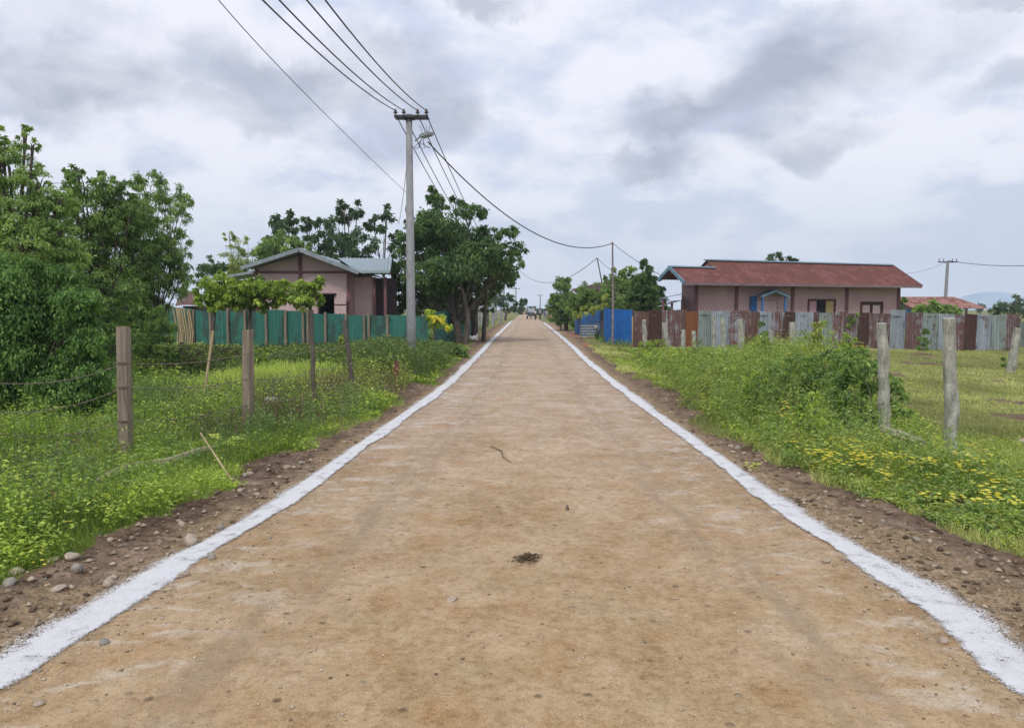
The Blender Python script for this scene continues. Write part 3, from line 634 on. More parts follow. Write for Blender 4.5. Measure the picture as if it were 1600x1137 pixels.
# ------------------------------------------------------------------ right row of pale posts
rp = [(1383, 682, 1379, 505, 0.155, 'pale lichened post with leafy shrub around its foot', 0),
      (1488, 712, 1483, 497, 0.165, 'tall pale rough post standing nearest in the grazed field', 0),
      (1578, 568, 1590, 512, 0.24, 'short pale post leaning right at the far edge of the field', 20),
      (1243, 578, 1238, 503, 0.21, 'pale post half sunk in weeds, third from the right', 0),
      (1206, 556, 1204, 516, 0.17, 'thin pale stump almost hidden by the weeds', 24.5),
      (1160, 562, 1156, 499, 0.24, 'broad pale post standing before the silver tin', 0),
      (1132, 556, 1128, 497, 0.22, 'pale post with square top left of the broad one', 26.5),
      (1116, 556, 1115, 493, 0.16, 'tall thin greenish post close to the pale square one', 28),
      (1086, 552, 1084, 517, 0.22, 'short pale stump in front of the rust orange sheet', 28),
      (1070, 556, 1067, 515, 0.2, 'low pale post leaning slightly left in the brush', 27),
      (1046, 548, 1037, 504, 0.28, 'wide tapering pale post at the left of the tin fence', 30),
      (1010, 540, 1006, 500, 0.24, 'pale split post near the blue sheet', 31.0)]
for (bx, by, tx, ty, ww, lab, DD) in rp:
    wood_post(bx, by, tx, ty, ww * (0.92 if DD == 0 else 0.8), lab, M_postg, False, 'pale posts of the right hand fence', DD or None, sides=10)

# ------------------------------------------------------------------ corrugated sheets
def corr(p00, p10, p11, p01, pitch=0.09, amp=0.014, thick=0.004, nrm=None, along=1, wob=0.0):
    """sheet patch; corrugations run from the 0-edge to the 1-edge; returns MB"""
    p00, p10, p11, p01 = map(Vector, (p00, p10, p11, p01)); wlen = max((p10 - p00).length, (p11 - p01).length)
    n = max(4, int(wlen / pitch) * 4); n = min(n, 900)
    N = nrm or (p10 - p00).cross(p01 - p00).normalized(); mb = MB(); vs = []; m_ = along
    for j in range(m_ + 1):
        for i in range(n + 1):
            u = i / n; v = j / m_; p = p00.lerp(p10, u).lerp(p01.lerp(p11, u), v)
            vs.append(p + N * (amp * math.sin(2 * PI * u * wlen / pitch) + (wob * math.sin(u * 5 + v * 3) if wob else 0)))
    k = len(vs); vs2 = [v - N * thick for v in vs]
    fs = [(j * (n + 1) + i, j * (n + 1) + i + 1, (j + 1) * (n + 1) + i + 1, (j + 1) * (n + 1) + i) for j in range(m_) for i in range(n)]
    fs2 = [tuple(k + q for q in f[::-1]) for f in fs]
    rim = []
    for i in range(n): rim.append((i, k + i, k + i + 1, i + 1)); a_ = m_ * (n + 1) + i; rim.append((a_, a_ + 1, k + a_ + 1, k + a_))
    mb.add(vs + vs2, fs + fs2 + rim); return mb
def nobuild(mb, name, mat, parent=None):
    me = bpy.data.meshes.new(name); me.from_pydata(mb.v, [], mb.f); me.update(); return link(name, me, mat, parent)

# ---- patchwork tin fence on the right
TF = 31.8
def tfD(px): return 33.0 - (px - 990) * 0.0032
fx0 = W(990, 487, tfD(990))
tf = thing('tin_fence', (fx0.x, fx0.y, 0), 'long patchwork fence of rusty and silver corrugated tin along the right field', 'fence')
segs = [(990, 1014, T_rust, 486), (1014, 1035, T_rustd, 484.5), (1035, 1054, T_silvr, 485), (1054, 1072.5, T_mix, 485), (1072.5, 1091, T_rusto, 488), (1091, 1112, T_greeny, 487), (1112, 1140, T_silver, 486), (1140, 1168, T_silvr, 486), (1168, 1186, T_rust, 487), (1186, 1206, T_silver, 486.5), (1206, 1224.5, T_silvr, 487), (1224.5, 1244, T_rustd, 487), (1244, 1272, T_silver, 487.5), (1272, 1281, T_rust, 487), (1281, 1302, T_greeny, 488), (1302, 1320, T_silvr, 488), (1320, 1342, T_purple, 490), (1342, 1359, T_rustd, 489), (1359, 1393, T_purple, 489.5), (1393, 1415.5, T_silver, 484), (1415.5, 1441, T_mix, 488), (1441, 1468, T_greeny, 490), (1468, 1492, T_silver, 490), (1492, 1508, T_silvr, 490.5), (1508, 1525.5, T_rustd, 491), (1525.5, 1552, T_silver, 491.5), (1552, 1574, T_greeny, 492), (1574, 1592, T_purple, 491)]
for i, (a, b, mt, ty) in enumerate(segs):
    Da, Db = tfD(a), tfD(b); off = 0.035 * (i % 2); A = W(a - 0.5, ty, Da); B = W(b + 0.5, ty + random.uniform(-.5, .7), Db)
    A.y += off; B.y += off + random.uniform(-0.03, 0.03); zb = -0.05 + random.uniform(0, .04)
    tl = random.uniform(-.03, .03); mb = corr((A.x, A.y, zb), (B.x + random.uniform(-.02, .02), B.y, zb), B + Vector((tl, 0, random.uniform(-.03, .04))), A + Vector((tl, 0, random.uniform(-.03, .04))), 0.085, 0.022, wob=0.03, along=4); nobuild(mb, 'tin_panel', mt, tf)
for px in range(1000, 1592, 42):
    p = W(px, 490, tfD(px) + 0.14); mb = MB(); mb.tube([(p.x, p.y, -.2), (p.x + .02, p.y, p.z - 0.05)], 0.045, 6); mb.build('support_post', M_postd, tf)
mb = MB(); mb.bar(W(990, 492, tfD(990) + .09), W(1592, 496, tfD(1592) + .09), 0.05, 0.07); mb.build('rail', M_postd, tf)
# low dull fence continuing off frame
A = W(1593, 503, 33); B = W(1720, 503, 33)
t = thing('tin_fence', (A.x, A.y, 0), 'low dull grey green sheet fence at the right picture edge', 'fence')
nobuild(corr((A.x, A.y, 0), (B.x, B.y, 0), B, A, 0.1, 0.015), 'tin_panel', tin_mat('tin_dull', (0.16, 0.19, 0.17), (0.22, 0.25, 0.22), (0.14, 0.1, 0.08), 0.4, 14), t)
for px in (1593, 1660, 1720): p = W(px, 497, 33.1); mb = MB(); mb.bar((p.x, p.y, -.1), p, 0.08); mb.build('support_post', M_postd, t)

# ---- blue sheets
def sheet_fence(pts, mat, label, name='sheet_fence', pitch=0.12, amp=0.014, post=M_postd, zb=-0.03):
    """pts: list of (px, topy, D)"""
    P_ = [W(*q) for q in pts]; t = thing(name, (P_[0].x, P_[0].y, 0), label, 'fence')
    for A, B in zip(P_[:-1], P_[1:]): nobuild(corr((A.x, A.y, zb), (B.x, B.y, zb), B, A, pitch, amp), 'sheet_panel', mat, t)
    for A in P_:
        mb = MB(); mb.bar((A.x, A.y + 0.08, -0.1), (A.x, A.y + 0.08, A.z), 0.08); mb.build('corner_post', post, t)
    return t
sheet_fence([(944, 481, 39.5), (958, 483, 36.3), (988, 484, 35.6)], M_blue, 'bright blue corrugated sheet screen at the left end of the tin fence')
sheet_fence([(899, 489, 52), (908, 488, 47), (940, 484, 44)], M_blue2, 'dull blue sheet fence half hidden by a vine behind the plank stack')
# plank stack / slatted gate in front
D = 43; A = W(907, 507, D); B = W(933, 507, D)
t = thing('plank_stack', (A.x, D, 0), 'low grey slatted rack of planks leaning on the blue fence', 'plank rack')
for k in range(5):
    z = 0.12 + k * 0.15; mb = MB(); mb.bar((A.x, D, z), (B.x, D, z + random.uniform(-.02, .02)), 0.05, 0.085); mb.build('plank', M_postg, t)
for x in (A.x + .05, B.x - .05): mb = MB(); mb.bar((x, D + 0.06, -0.1), (x, D + .06, 0.85), 0.07); mb.build('upright', M_postd, t)
D = 42; p = W(933, 512, D)
t = thing('scooter', (p.x, D, 0), 'small dark parked scooter with pale seat beside the plank rack', 'scooter')
for dy in (-0.55, 0.55):
    mb = MB(); c_ = Vector((p.x, D + dy, 0.26)); pts = [c_ + Vector((0, math.cos(a) * .24, math.sin(a) * .24)) for a in np.linspace(0, 2 * PI, 15)]; mb.tube(pts, 0.045, 6); mb.build('wheel', M_black, t)
mb = MB(); mb.bar((p.x, D - .4, .42), (p.x, D + .45, .5), .22, .22); mb.bar((p.x, D - .5, .3), (p.x, D - .42, .95), .1, .1); mb.build('body', simple('scooter_blue_grey', (.08, .1, .14), (.12, .15, .2), 4, .3), t)
mb = MB(); mb.bar((p.x, D - .15, .68), (p.x, D + .5, .7), .24, .1); mb.build('seat', simple('seat_pale', (.4, .4, .38), (.55, .55, .5), 4, .6), t)
mb = MB(); mb.bar((p.x - .28, D - .48, .98), (p.x + .28, D - .48, .98), .04, .04); mb.build('handlebar', M_steel, t)
# white stick leaning, and pale bamboo at the end of the blue screen
a = W(1006, 520, 33.4); b = W(991, 502, 33.4); stick([Vector((a.x, a.y, 0)), a, b], 0.03, 'thin white pole leaning beside the blue screen', 'white_pole', 'pole', M_white, 0)
a = W(990, 530, 35.2); b = W(990, 494, 35.2); stick([Vector((a.x, a.y, -.1)), b], 0.085, 'tan timber post closing the blue screen', 'timber_post', 'post', M_bamboo, 0.05)

# ---- green fence on the left
GD = 30.5
A0 = W(170, 477, GD + 3.5)
gf = thing('green_fence', (A0.x, A0.y, 0), 'long green corrugated fence with brown posts in front of the pink gabled house', 'fence')
gp = [(170, 478, 34), (222, 479, 33), (262, 480, 32), (300, 484, 31.2), (329, 486, 31), (357, 486, 31), (387, 487, 30.8), (416, 485, 30.6), (447, 486, 30.5), (478, 488, 30.4), (509, 490, 30.3), (541, 491, 30.2), (573, 492.5, 30.1), (606, 493, 30), (638, 493.5, 30), (669, 494, 30)]
for i in range(len(gp) - 1):
    A = W(*gp[i]); B = W(*gp[i + 1]); ty = random.uniform(-.03, .03); A.z += ty; B.z += ty + random.uniform(-.02, .02)
    nobuild(corr((A.x, A.y, -.05), (B.x, B.y, -.05), B, A, 0.15, 0.012, wob=0.01, along=3), 'fence_panel', T_green, gf)
    if i:
        for dx in ((0,) if i % 3 else (-0.09, 0.09)):
            zt_ = A.z + random.uniform(-.05, .16); mb = MB(); mb.tube([(A.x + dx, A.y - 0.09, -.2), (A.x + dx + random.uniform(-.02, .02), A.y - 0.09, 0.8), (A.x + dx, A.y - .09, zt_)], [0.06, 0.055, 0.05], 7, 0.1); mb.build('fence_post', M_postw, gf)
A = W(275, 482, 31.4); B = W(298, 485, 31.1)
for k in range(8):
    p = A.lerp(B, k / 7); mb = MB(); mb.tube([(p.x + random.uniform(-.05, .05), p.y - .1, -.1), (p.x + 0.08 + random.uniform(-.04, .04), p.y - .1, 0.7), (p.x - 0.05 + random.uniform(-.05, .05), p.y - .1, p.z + random.uniform(-.06, .1))], 0.033, 6, 0.1); mb.build('bamboo_slat', M_bamboo, gf)
sheet_fence([(678, 487, 33), (712, 486, 39), (738, 486, 48)], tin_mat('fence_teal_dark', (0.012, .11, .095), (.02, .14, .12), (.04, .08, .07), 0.4, 15, metal=0), 'dark teal sheet fence running away under the big tree', 'sheet_fence', 0.15)

# ------------------------------------------------------------------ houses
class Frame:
    def __init__(s, o, ang): s.o = Vector(o); s.u = Vector((math.cos(ang), math.sin(ang), 0)); s.v = Vector((-math.sin(ang), math.cos(ang), 0)); s.a = ang
    def __call__(s, u, v, z): return s.o + s.u * u + s.v * v + Vector((0, 0, z))
def fbox(fr, u0, u1, v0, v1, z0, z1, mb=None):
    mb = mb or MB(); vs = [fr(u, v, z) for u in (u0, u1) for v in (v0, v1) for z in (z0, z1)]
    return mb.add(vs, [(0, 1, 3, 2), (4, 6, 7, 5), (0, 4, 5, 1), (2, 3, 7, 6), (0, 2, 6, 4), (1, 5, 7, 3)])
def walls_with_openings(fr, u0, u1, v, z0, z1, th, ops):
    """front wall split around openings [(ua,ub,za,zb)]"""
    mb = MB(); us_ = sorted({u0, u1, *[o[0] for o in ops], *[o[1] for o in ops]})
    for a, b in zip(us_[:-1], us_[1:]):
        o = [q for q in ops if q[0] <= a + 1e-6 and q[1] >= b - 1e-6]
        if not o: fbox(fr, a, b, v, v + th, z0, z1, mb)
        else:
            q = o[0]
            if q[2] > z0: fbox(fr, a, b, v, v + th, z0, q[2], mb)
            if q[3] < z1: fbox(fr, a, b, v, v + th, q[3], z1, mb)
    return mb
# --- right, long red roofed house
e0 = W(1070, 441, 35.0); e1 = W(1441, 447, 40.3); ang = math.atan2(e1.y - e0.y, e1.x - e0.x); HL = math.hypot(e1.x - e0.x, e1.y - e0.y)
h = Frame((e0.x, e0.y, 0), ang); EZ = e0.z; RZ = 4.08; RV = 1.95; sl = (RZ - EZ) / RV
hs = thing('red_roofed_house', tuple(h.o), 'long low house with rusty red tin roof and pink woven bamboo walls', 'house', rz=0)
def px_u(px, v=0.9):                                     # u where the plane v is seen at px
    k = (px - CX) / F; o = h.o + h.v * v; return (k * o.y - o.x) / (h.u.x - k * h.u.y)
us_ = px_u(1101, RV)      # left end of the raised part
V2 = 1.27; Z2 = EZ + sl * V2
VB, ZB = 2.25, 3.11
WV = 0.9                  # wall plane
wu0, wu1 = px_u(1086, WV), px_u(1403, WV)
mb = corr(h(us_, 0, EZ), h(HL, 0, EZ), h(HL, RV, RZ), h(us_, RV, RZ), 0.12, 0.014, 0.006); nobuild(mb, 'roof', T_roofred, hs)
mb = corr(h(0, 0, EZ), h(us_ - .01, 0, EZ), h(us_ - .01, V2, Z2), h(0, V2, Z2), 0.12, 0.014, 0.006); nobuild(mb, 'roof_lower', T_roofred, hs)
mb = corr(h(us_, RV, RZ), h(HL, RV, RZ), h(HL, 2 * RV, EZ), h(us_, 2 * RV, EZ), 0.12, 0.014, 0.006); nobuild(mb, 'roof_back', T_roofred, hs)
mb = corr(h(0, V2, Z2), h(us_, V2, Z2), h(us_, VB, ZB), h(0, VB, ZB), 0.12, 0.014, 0.006); nobuild(mb, 'roof_back', T_roofred, hs)
M_capb = simple('ridge_cap_blue', (0.22, 0.32, 0.40), (0.32, 0.43, 0.50), 3, 0.5); M_fascia = simple('fascia_grey', (0.16, 0.10, 0.11), (0.26, 0.19, 0.19), 4)
mb = MB(); mb.bar(h(us_ - .05, RV, RZ + .03), h(HL - .1, RV, RZ + .03), 0.26, 0.06); mb.build('ridge_cap', M_capb, hs)
mb = MB(); mb.bar(h(-.05, V2, Z2 + .03), h(us_, V2, Z2 + .03), 0.24, 0.06); mb.build('ridge_cap', M_capb, hs)
mb = MB(); mb.bar(h(-.03, 0.02, EZ - .06), h(HL, 0.02, EZ - .06), 0.04, 0.13); mb.build('fascia_board', M_fascia, hs)
mb = MB(); mb.bar(h(-.03, 0, EZ - .03), h(-.03, V2, Z2 - .03), .05, .16); mb.bar(h(-.03, V2, Z2 - .03), h(-.03, VB, ZB - .03), .05, .16);  M_bb = None; mb.build('barge_board', simple('barge_blue', (.10, .2, .27), (.2, .33, .4), 4), hs)
mb = MB(); mb.bar(h(HL, 0, EZ - .03), h(HL, RV, RZ - .03), .05, .14); mb.bar(h(HL, RV, RZ - .03), h(HL, 2 * RV, EZ - .03), .05, .14); mb.build('barge_board', M_fascia, hs)
# wall with windows
w1 = (px_u(1262, WV), px_u(1302, WV), 1.05, 2.12); w2 = (px_u(1344, WV), px_u(1376, WV), 0.95, 2.0); dr = (px_u(1183, WV), px_u(1214, WV), 0.1, 2.12)
mb = walls_with_openings(h, wu0, wu1, WV, 0.0, EZ + 0.4, 0.08, [w1, w2, dr]); mb.build('front_wall', M_weave, hs)
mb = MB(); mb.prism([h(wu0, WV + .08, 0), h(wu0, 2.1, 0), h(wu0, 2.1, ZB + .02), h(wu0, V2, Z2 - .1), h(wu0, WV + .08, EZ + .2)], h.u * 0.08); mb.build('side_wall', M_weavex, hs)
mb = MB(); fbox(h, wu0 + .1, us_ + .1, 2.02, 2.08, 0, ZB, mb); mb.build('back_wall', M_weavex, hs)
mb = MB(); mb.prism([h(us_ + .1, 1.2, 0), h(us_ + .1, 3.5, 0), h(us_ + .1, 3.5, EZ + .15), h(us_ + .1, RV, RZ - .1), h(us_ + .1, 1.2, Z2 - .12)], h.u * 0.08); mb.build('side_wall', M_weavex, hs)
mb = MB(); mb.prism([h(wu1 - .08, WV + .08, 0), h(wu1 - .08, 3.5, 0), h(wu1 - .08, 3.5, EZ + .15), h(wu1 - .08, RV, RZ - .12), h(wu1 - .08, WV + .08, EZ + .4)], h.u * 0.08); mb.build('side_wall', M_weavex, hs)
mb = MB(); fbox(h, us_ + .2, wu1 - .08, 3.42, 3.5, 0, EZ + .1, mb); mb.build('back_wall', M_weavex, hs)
mb = MB(); fbox(h, us_ + .2, wu1 - .1, 1.9, 1.96, 0, EZ, mb); mb.build('inner_partition', M_black, hs)  # near-black wall: the darkness of the unlit room is in its colour
M_mas = simple('plum_frame', (.13, .06, .07), (.22, .11, .12), 5)
for px in (1086.5, 1149, 1236.5, 1321, 1401.5):
    u = px_u(px, WV); mb = MB(); fbox(h, u - .09, u + .09, WV - .05, WV - .002, 0, EZ + .02, mb); mb.build('wall_post', M_mas, hs)
def window(q, n, mats):
    ua, ub, za, zb = q; fr_ = thing('window', tuple(h(ua, WV, za)), None, None); fr_.parent = hs; fr_.matrix_parent_inverse = Matrix.Translation(hs.location).inverted()
    mb = MB()
    for (a, b, c_, d_) in ((ua - .05, ub + .05, zb, zb + .07), (ua - .05, ub + .05, za - .07, za), (ua - .06, ua, za, zb), (ub, ub + .06, za, zb)): fbox(h, a, b, WV - .06, WV + .1, c_, d_, mb)
    sub(mb, 'window_frame', M_brownw, fr_)
    for i in range(n):
        a = ua + (ub - ua) * i / n + .03; b = ua + (ub - ua) * (i + 1) / n - .03
        if mats[i] is None: continue
        mb = MB(); fbox(h, a, b, WV + .02, WV + .05, za + .03, zb - .03, mb); sub(mb, 'shutter', M_brownw if mats[i] == 'f' else mats[i], fr_)
        mb = MB(); fbox(h, a + .08, b - .08, WV + .005, WV + .018, za + .12, zb - .12, mb); sub(mb, 'shutter_panel', M_weave2 if mats[i] == 'f' else mats[i], fr_)
window(w1, 3, [simple('cloth_pink', (.42, .22, .26), (.55, .33, .36), 5), M_black, simple('cloth_ochre', (.36, .28, .12), (.48, .38, .18), 8)])  # middle pane is painted near black for the unlit opening between the cloths
window(w2, 2, ['f', 'f'])
mb = MB(); fbox(h, dr[0] + .02, dr[1] - .02, WV + .03, WV + .06, .1, 2.1, mb); mb.build('door', M_weave2, hs)
# little blue porch gable over the door
pc_ = (dr[0] + dr[1]) / 2; pz = 2.28; pw = 0.86; pt = W(1199, 453, 35.8).z
mb = MB()
for sgn in (-1, 1): mb.bar(h(pc_ + sgn * pw, WV - .55, pz), h(pc_, WV - .55, pt), 0.05, 0.10)
mb.build('porch_gable', simple('porch_blue_grey', (.17, .29, .38), (.26, .40, .48), 4), hs)
for sgn in (-1, 1):
    mb = corr(h(pc_ + sgn * pw, WV - .6, pz + .05), h(pc_ + sgn * pw, WV - .01, pz + .05), h(pc_, WV - .01, pt + .06), h(pc_, WV - .6, pt + .06), 0.1, 0.01); nobuild(mb, 'porch_roof', T_roofblue, hs)
mb = MB()
for sgn in (-1, 1): fbox(h, pc_ + sgn * (pw - .16) - .05, pc_ + sgn * (pw - .16) + .05, WV - .5, WV - .4, 0, pz + .12, mb)
mb.build('porch_post', simple('porch_post_blue', (.06, .14, .30), (.1, .2, .4), 4), hs)
mb = MB(); fbox(h, px_u(1172, WV - .1), px_u(1181, WV - .1), WV - .12, WV - .06, 0.2, 2.3, mb); mb.build('blue_panel', M_blue2, hs)
# small tin awnings on the left gable side
aw = simple('awning_grey', (.3, .32, .36), (.45, .47, .52), 4, .5)
for (ya, yb, xa, xb) in ((466, 459, 1033, 1068), (479, 469, 1030, 1066)):
    A = W(xa, ya, 36.6); B = W(xb, yb, 35.9)
    nobuild(corr(A, A + Vector((0.4, 2.6, 0)), B + Vector((0.2, 2.6, 0)), B, 0.12, 0.012), 'awning', aw, hs)
for px in (1036, 1050, 1066): p = W(px, 470, 36.4); mb = MB(); mb.bar((p.x, p.y, -.1), p, 0.1); mb.build('awning_post', M_mas, hs)
# second roof slope seen behind, left of gable
A = W(1030, 437, 40.5); B = W(1051, 424, 39.5); nobuild(corr(A, A + Vector((.6, 3, 0)), B + Vector((.6, 3, 0)), B, .12, .012), 'rear_awning', T_roofblue, hs)

# --- small far house right
D = 58; fr2 = Frame((W(1425, 478, D).x, D, 0), 0.12)
hz_ = thing('small_house', tuple(fr2.o), 'small far house with patchy rust roof and a blue end wall', 'house')
Lh = W(1556, 478, D).x - fr2.o.x; ez = W(1500, 481, D).z; rz_ = W(1500, 463.5, D + 2).z
nobuild(corr(fr2(0, 0, ez), fr2(Lh, 0, ez - .05), fr2(Lh - 1.3, 2.2, rz_), fr2(-.4, 2.2, rz_), .16, .02), 'roof', T_far, hz_)
nobuild(corr(fr2(-.4, 2.2, rz_), fr2(Lh - 1.3, 2.2, rz_), fr2(Lh, 4.6, ez), fr2(0, 4.6, ez), .16, .02), 'roof_back', T_far, hz_)
nobuild(corr(fr2(Lh, 0, ez - .05), fr2(Lh, 4.6, ez), fr2(Lh - 1.3, 2.2, rz_), fr2(Lh - 1.3, 2.2, rz_ - .01), .16, .02), 'roof_hip', T_far, hz_)
mb = MB(); fbox(fr2, 0.6, Lh - 2.0, 0.9, 4.0, 0, ez + .25, mb); mb.build('wall', simple('far_wall_plum', (.2, .15, .15), (.3, .22, .22), 4), hz_)
mb = MB(); fbox(fr2, -.5, 1.6, 0.5, 0.88, 0, ez - .15, mb); mb.build('blue_wall', M_blue2, hz_)
mb = MB()
for u in (2.5, 3.5, 4.6): fbox(fr2, u, u + .12, 0.1, .22, 0, ez, mb)
mb.build('verandah_frame', M_brownw, hz_)

# --- left gabled house
D = 34.0; gx0 = W(378, 418, D).x; gxp = W(467, 390, D).x; gx1 = W(559, 425, D).x
lf = Frame((gx0, D, 0), 0.0); zP = W(467, 390, D).z; zL = W(378, 418, D).z; zR = W(559, 425, D).z
lh = thing('gabled_house', tuple(lf.o), 'pink woven bamboo house with grey green tin gable roof behind the green fence', 'house')
up_, ur = gxp - gx0, gx1 - gx0; dep = 7.5
nobuild(corr(lf(0, 0, zL), lf(0, dep, zL), lf(up_, dep, zP), lf(up_, 0, zP), .16, .016, .008), 'roof', T_roofblue, lh)
nobuild(corr(lf(ur, 0, zR), lf(ur, dep, zR), lf(up_, dep, zP), lf(up_, 0, zP), .16, .016, .008), 'roof', T_roofblue, lh)
mb = MB(); mb.bar(lf(-.05, -.03, zL - .03), lf(up_, -.03, zP - .0), .05, .17); mb.bar(lf(ur + .05, -.03, zR - .03), lf(up_, -.03, zP - .0), .05, .17); mb.build('barge_board', simple('barge_grey', (.19, .22, .24), (.29, .33, .35), 4), lh)
wv = 1.0; wa = W(402, 450, D + wv).x - gx0; wb = W(545, 450, D + wv).x - gx0
zwt = W(500, 414, D + wv).z
wq = (W(499, 470, D + wv).x - gx0, W(522, 470, D + wv).x - gx0, W(500, 492, D + wv).z, W(500, 460, D + wv).z)
M_whi = M_weave2
mb = walls_with_openings(lf, wa, wb, wv, 0, W(500, 425, D + wv).z, .1, [wq]); mb.build('front_wall', M_whi, lh)
def roofz(u): return (zL + (zP - zL) * u / up_) if u < up_ else (zR + (zP - zR) * (ur - u) / (ur - up_))
zc_ = W(500, 425, D + wv).z
mb = MB(); mb.prism([lf(wa, wv + .02, zc_), lf(wb, wv + .02, zc_), lf(wb, wv + .02, roofz(wb) - .06), lf(up_, wv + .02, zP - .1), lf(wa, wv + .02, roofz(wa) - .06)], (0, .08, 0)); mb.build('gable_wall', M_weave2, lh)
for px in (402, 470, 545): u = W(px, 450, D + wv).x - gx0; mb = MB(); fbox(lf, u - .08, u + .08, wv - .05, wv - .003, 0, roofz(min(max(u, wa), wb)) - .1, mb); mb.build('wall_post', M_mas, lh)
mb = MB(); fbox(lf, wa, wb, wv - .04, wv - .004, zc_ - .07, zc_ + .05, mb); mb.build('gable_beam', M_mas, lh)
for (a, b) in ((wa, wa + .1), (wb - .1, wb)):
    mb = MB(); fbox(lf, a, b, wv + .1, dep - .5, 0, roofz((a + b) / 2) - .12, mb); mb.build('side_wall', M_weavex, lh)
mb = MB(); fbox(lf, wa + .1, wb - .1, wv + 1.8, wv + 1.9, 0, 2.9, mb); mb.build('inner_partition', M_black, lh)  # near black too, unlit room painted behind the window
wn = thing('window', tuple(lf(wq[0], wv, wq[2])), None, None); wn.parent = lh; wn.matrix_parent_inverse = Matrix.Translation(lh.location).inverted()
mb = MB(); fbox(lf, wq[0] - .3, wq[1] + .1, wv - .3, wv, wq[3], wq[3] + .06, mb); fbox(lf, wq[0] - .07, wq[0], wv - .05, wv + .1, wq[2], wq[3], mb); fbox(lf, wq[1], wq[1] + .07, wv - .05, wv + .1, wq[2], wq[3], mb); sub(mb, 'window_frame', M_brownw, wn)
mb = MB(); mb.bar(lf(wq[1] + .05, wv - .1, (wq[2] + wq[3]) / 2), lf(wq[1] + .62, wv - .32, (wq[2] + wq[3]) / 2), .05, wq[3] - wq[2] - .1); sub(mb, 'shutter', M_weave2, wn)
mb = MB(); mb.bar(lf(wq[1] + .05, wv - .14, (wq[2] + wq[3]) / 2), lf(wq[1] + .62, wv - .36, (wq[2] + wq[3]) / 2), .02, .05); sub(mb, 'shutter_bar', M_brownw, wn)
# wing on the right
Dw_ = 35.6; x0 = W(530, 403, 38).x; rzz = W(570, 403.5, 38).z; ezz = W(580, 423, Dw_).z
e0_ = W(556, 423, Dw_); e1_ = W(609, 423, Dw_); r0 = W(528, 403, 38); r1 = W(612, 403.5, 38)
nobuild(corr(e0_, e1_, r1, r0, .2, .018, .008), 'wing_roof', T_roofblue, lh)
nobuild(corr(r0, r1, r1 + Vector((0, 2.4, -.7)), r0 + Vector((0, 2.4, -.7)), .2, .018, .008), 'wing_roof_back', T_roofblue, lh)
mb = MB(); mb.bar(e0_ - Vector((0, .03, .05)), e1_ - Vector((0, .03, .05)), .04, .12); mb.bar(e1_ - Vector((0, 0, .04)), r1 - Vector((0, 0, .04)), .05, .13); mb.bar(r1 - Vector((0, 0, .04)), r1 + Vector((0, 2.4, -.74)), .05, .13); mb.build('wing_fascia', simple('fascia_pale', (.25, .3, .31), (.34, .4, .41), 4), lh)
mb = MB(); a = W(546, 450, 36.3).x; b = W(585, 450, 36.3).x; mb.box(((a + b) / 2, 36.3, 1.6), (b - a, .1, 3.2)); mb.build('wing_wall', M_weave2, lh)
mb = MB(); c_ = W(585, 450, 36.3).x; mb.box((c_ + .42, 37.6, 1.6), (.9, .1, 3.2)); mb.box((c_ - .052, 37.0, 1.6), (.1, 1.2, 3.2)); mb.build('porch_back_wall', simple('porch_shade', (.05, .04, .045), (.1, .075, .08), 4), lh)  # the shadow of the recessed porch is put into this dark wall colour
for px in (546, 584.5, 602): p = W(px, 450, 36.2); mb = MB(); mb.bar((p.x, p.y, 0), (p.x, p.y, 3.2), .13); mb.build('wall_post', M_mas, lh)
# lean-to on the left
A = W(306, 438, 37); B = W(396, 424, 35.5)
nobuild(corr(A, A + Vector((.4, 4, .15)), B + Vector((.4, 4, .15)), B, .16, .016, .008), 'lean_to_roof', T_roofblue, lh)
mb = MB(); mb.bar(A - Vector((0, .03, .04)), B - Vector((0, .03, .04)), .05, .12); mb.build('lean_to_fascia', simple('barge_grey2', (.19, .22, .24), (.29, .33, .35), 4), lh)
a, b = W(320, 450, 36.6).x, W(402, 450, 36.6).x; mb = MB(); mb.prism([(a, 36.8, 0), (b, 36.8, 0), (b, 36.8, B.z - .3), (a, 36.8, A.z - .1)], (0, .1, 0)); mb.build('lean_to_wall', simple('dark_boards', (.05, .04, .045), (.1, .08, .085), 4), lh)
# rusty hut roof at far left
A = W(273, 478, 35); B = W(318, 476, 35); C_ = W(310, 452, 37); E_ = W(283, 458, 37)
t = thing('rusty_hut', (A.x, A.y, 0), 'small hut with crumpled rusty roof peeping over the bamboo slats', 'hut')
nobuild(corr(A, B, C_, E_, .12, .015, wob=.03), 'roof', T_rust, t); mb = MB(); mb.box(((A.x + B.x) / 2, 36.2, A.z / 2), (B.x - A.x - .3, 1.4, A.z)); mb.build('wall', simple('hut_wall', (.1, .075, .07), (.2, .14, .12), 4), t)
# brown roof far right behind trees
D = 62; A = W(892, 452, D); B = W(975, 433, D - 8); t = thing('brown_roofed_house', (A.x, D, 0), 'house with long brown roof rising behind the right hand trees', 'house')
nobuild(corr(A, B, B + Vector((1.5, 4, -.2)), A + Vector((1.5, 4, -.2)), .2, .02), 'roof_back', T_rustd, t)
nobuild(corr(A + Vector((1.2, -3, -1.1)), B + Vector((1.2, -3, -1.1)), B, A, .2, .02), 'roof', simple('brown_roof', (.13, .09, .09), (.2, .14, .14), 3), t)
mb = MB(); mb.prism([(A.x + 1.6, D - 2.4, 0), (B.x + 1, B.y - 2.4, 0), (B.x + 1, B.y - 2.4, B.z - 1.2), (A.x + 1.6, D - 2.4, A.z - 1.2)], (0.1, .3, 0)); mb.build('wall', M_mas, t)
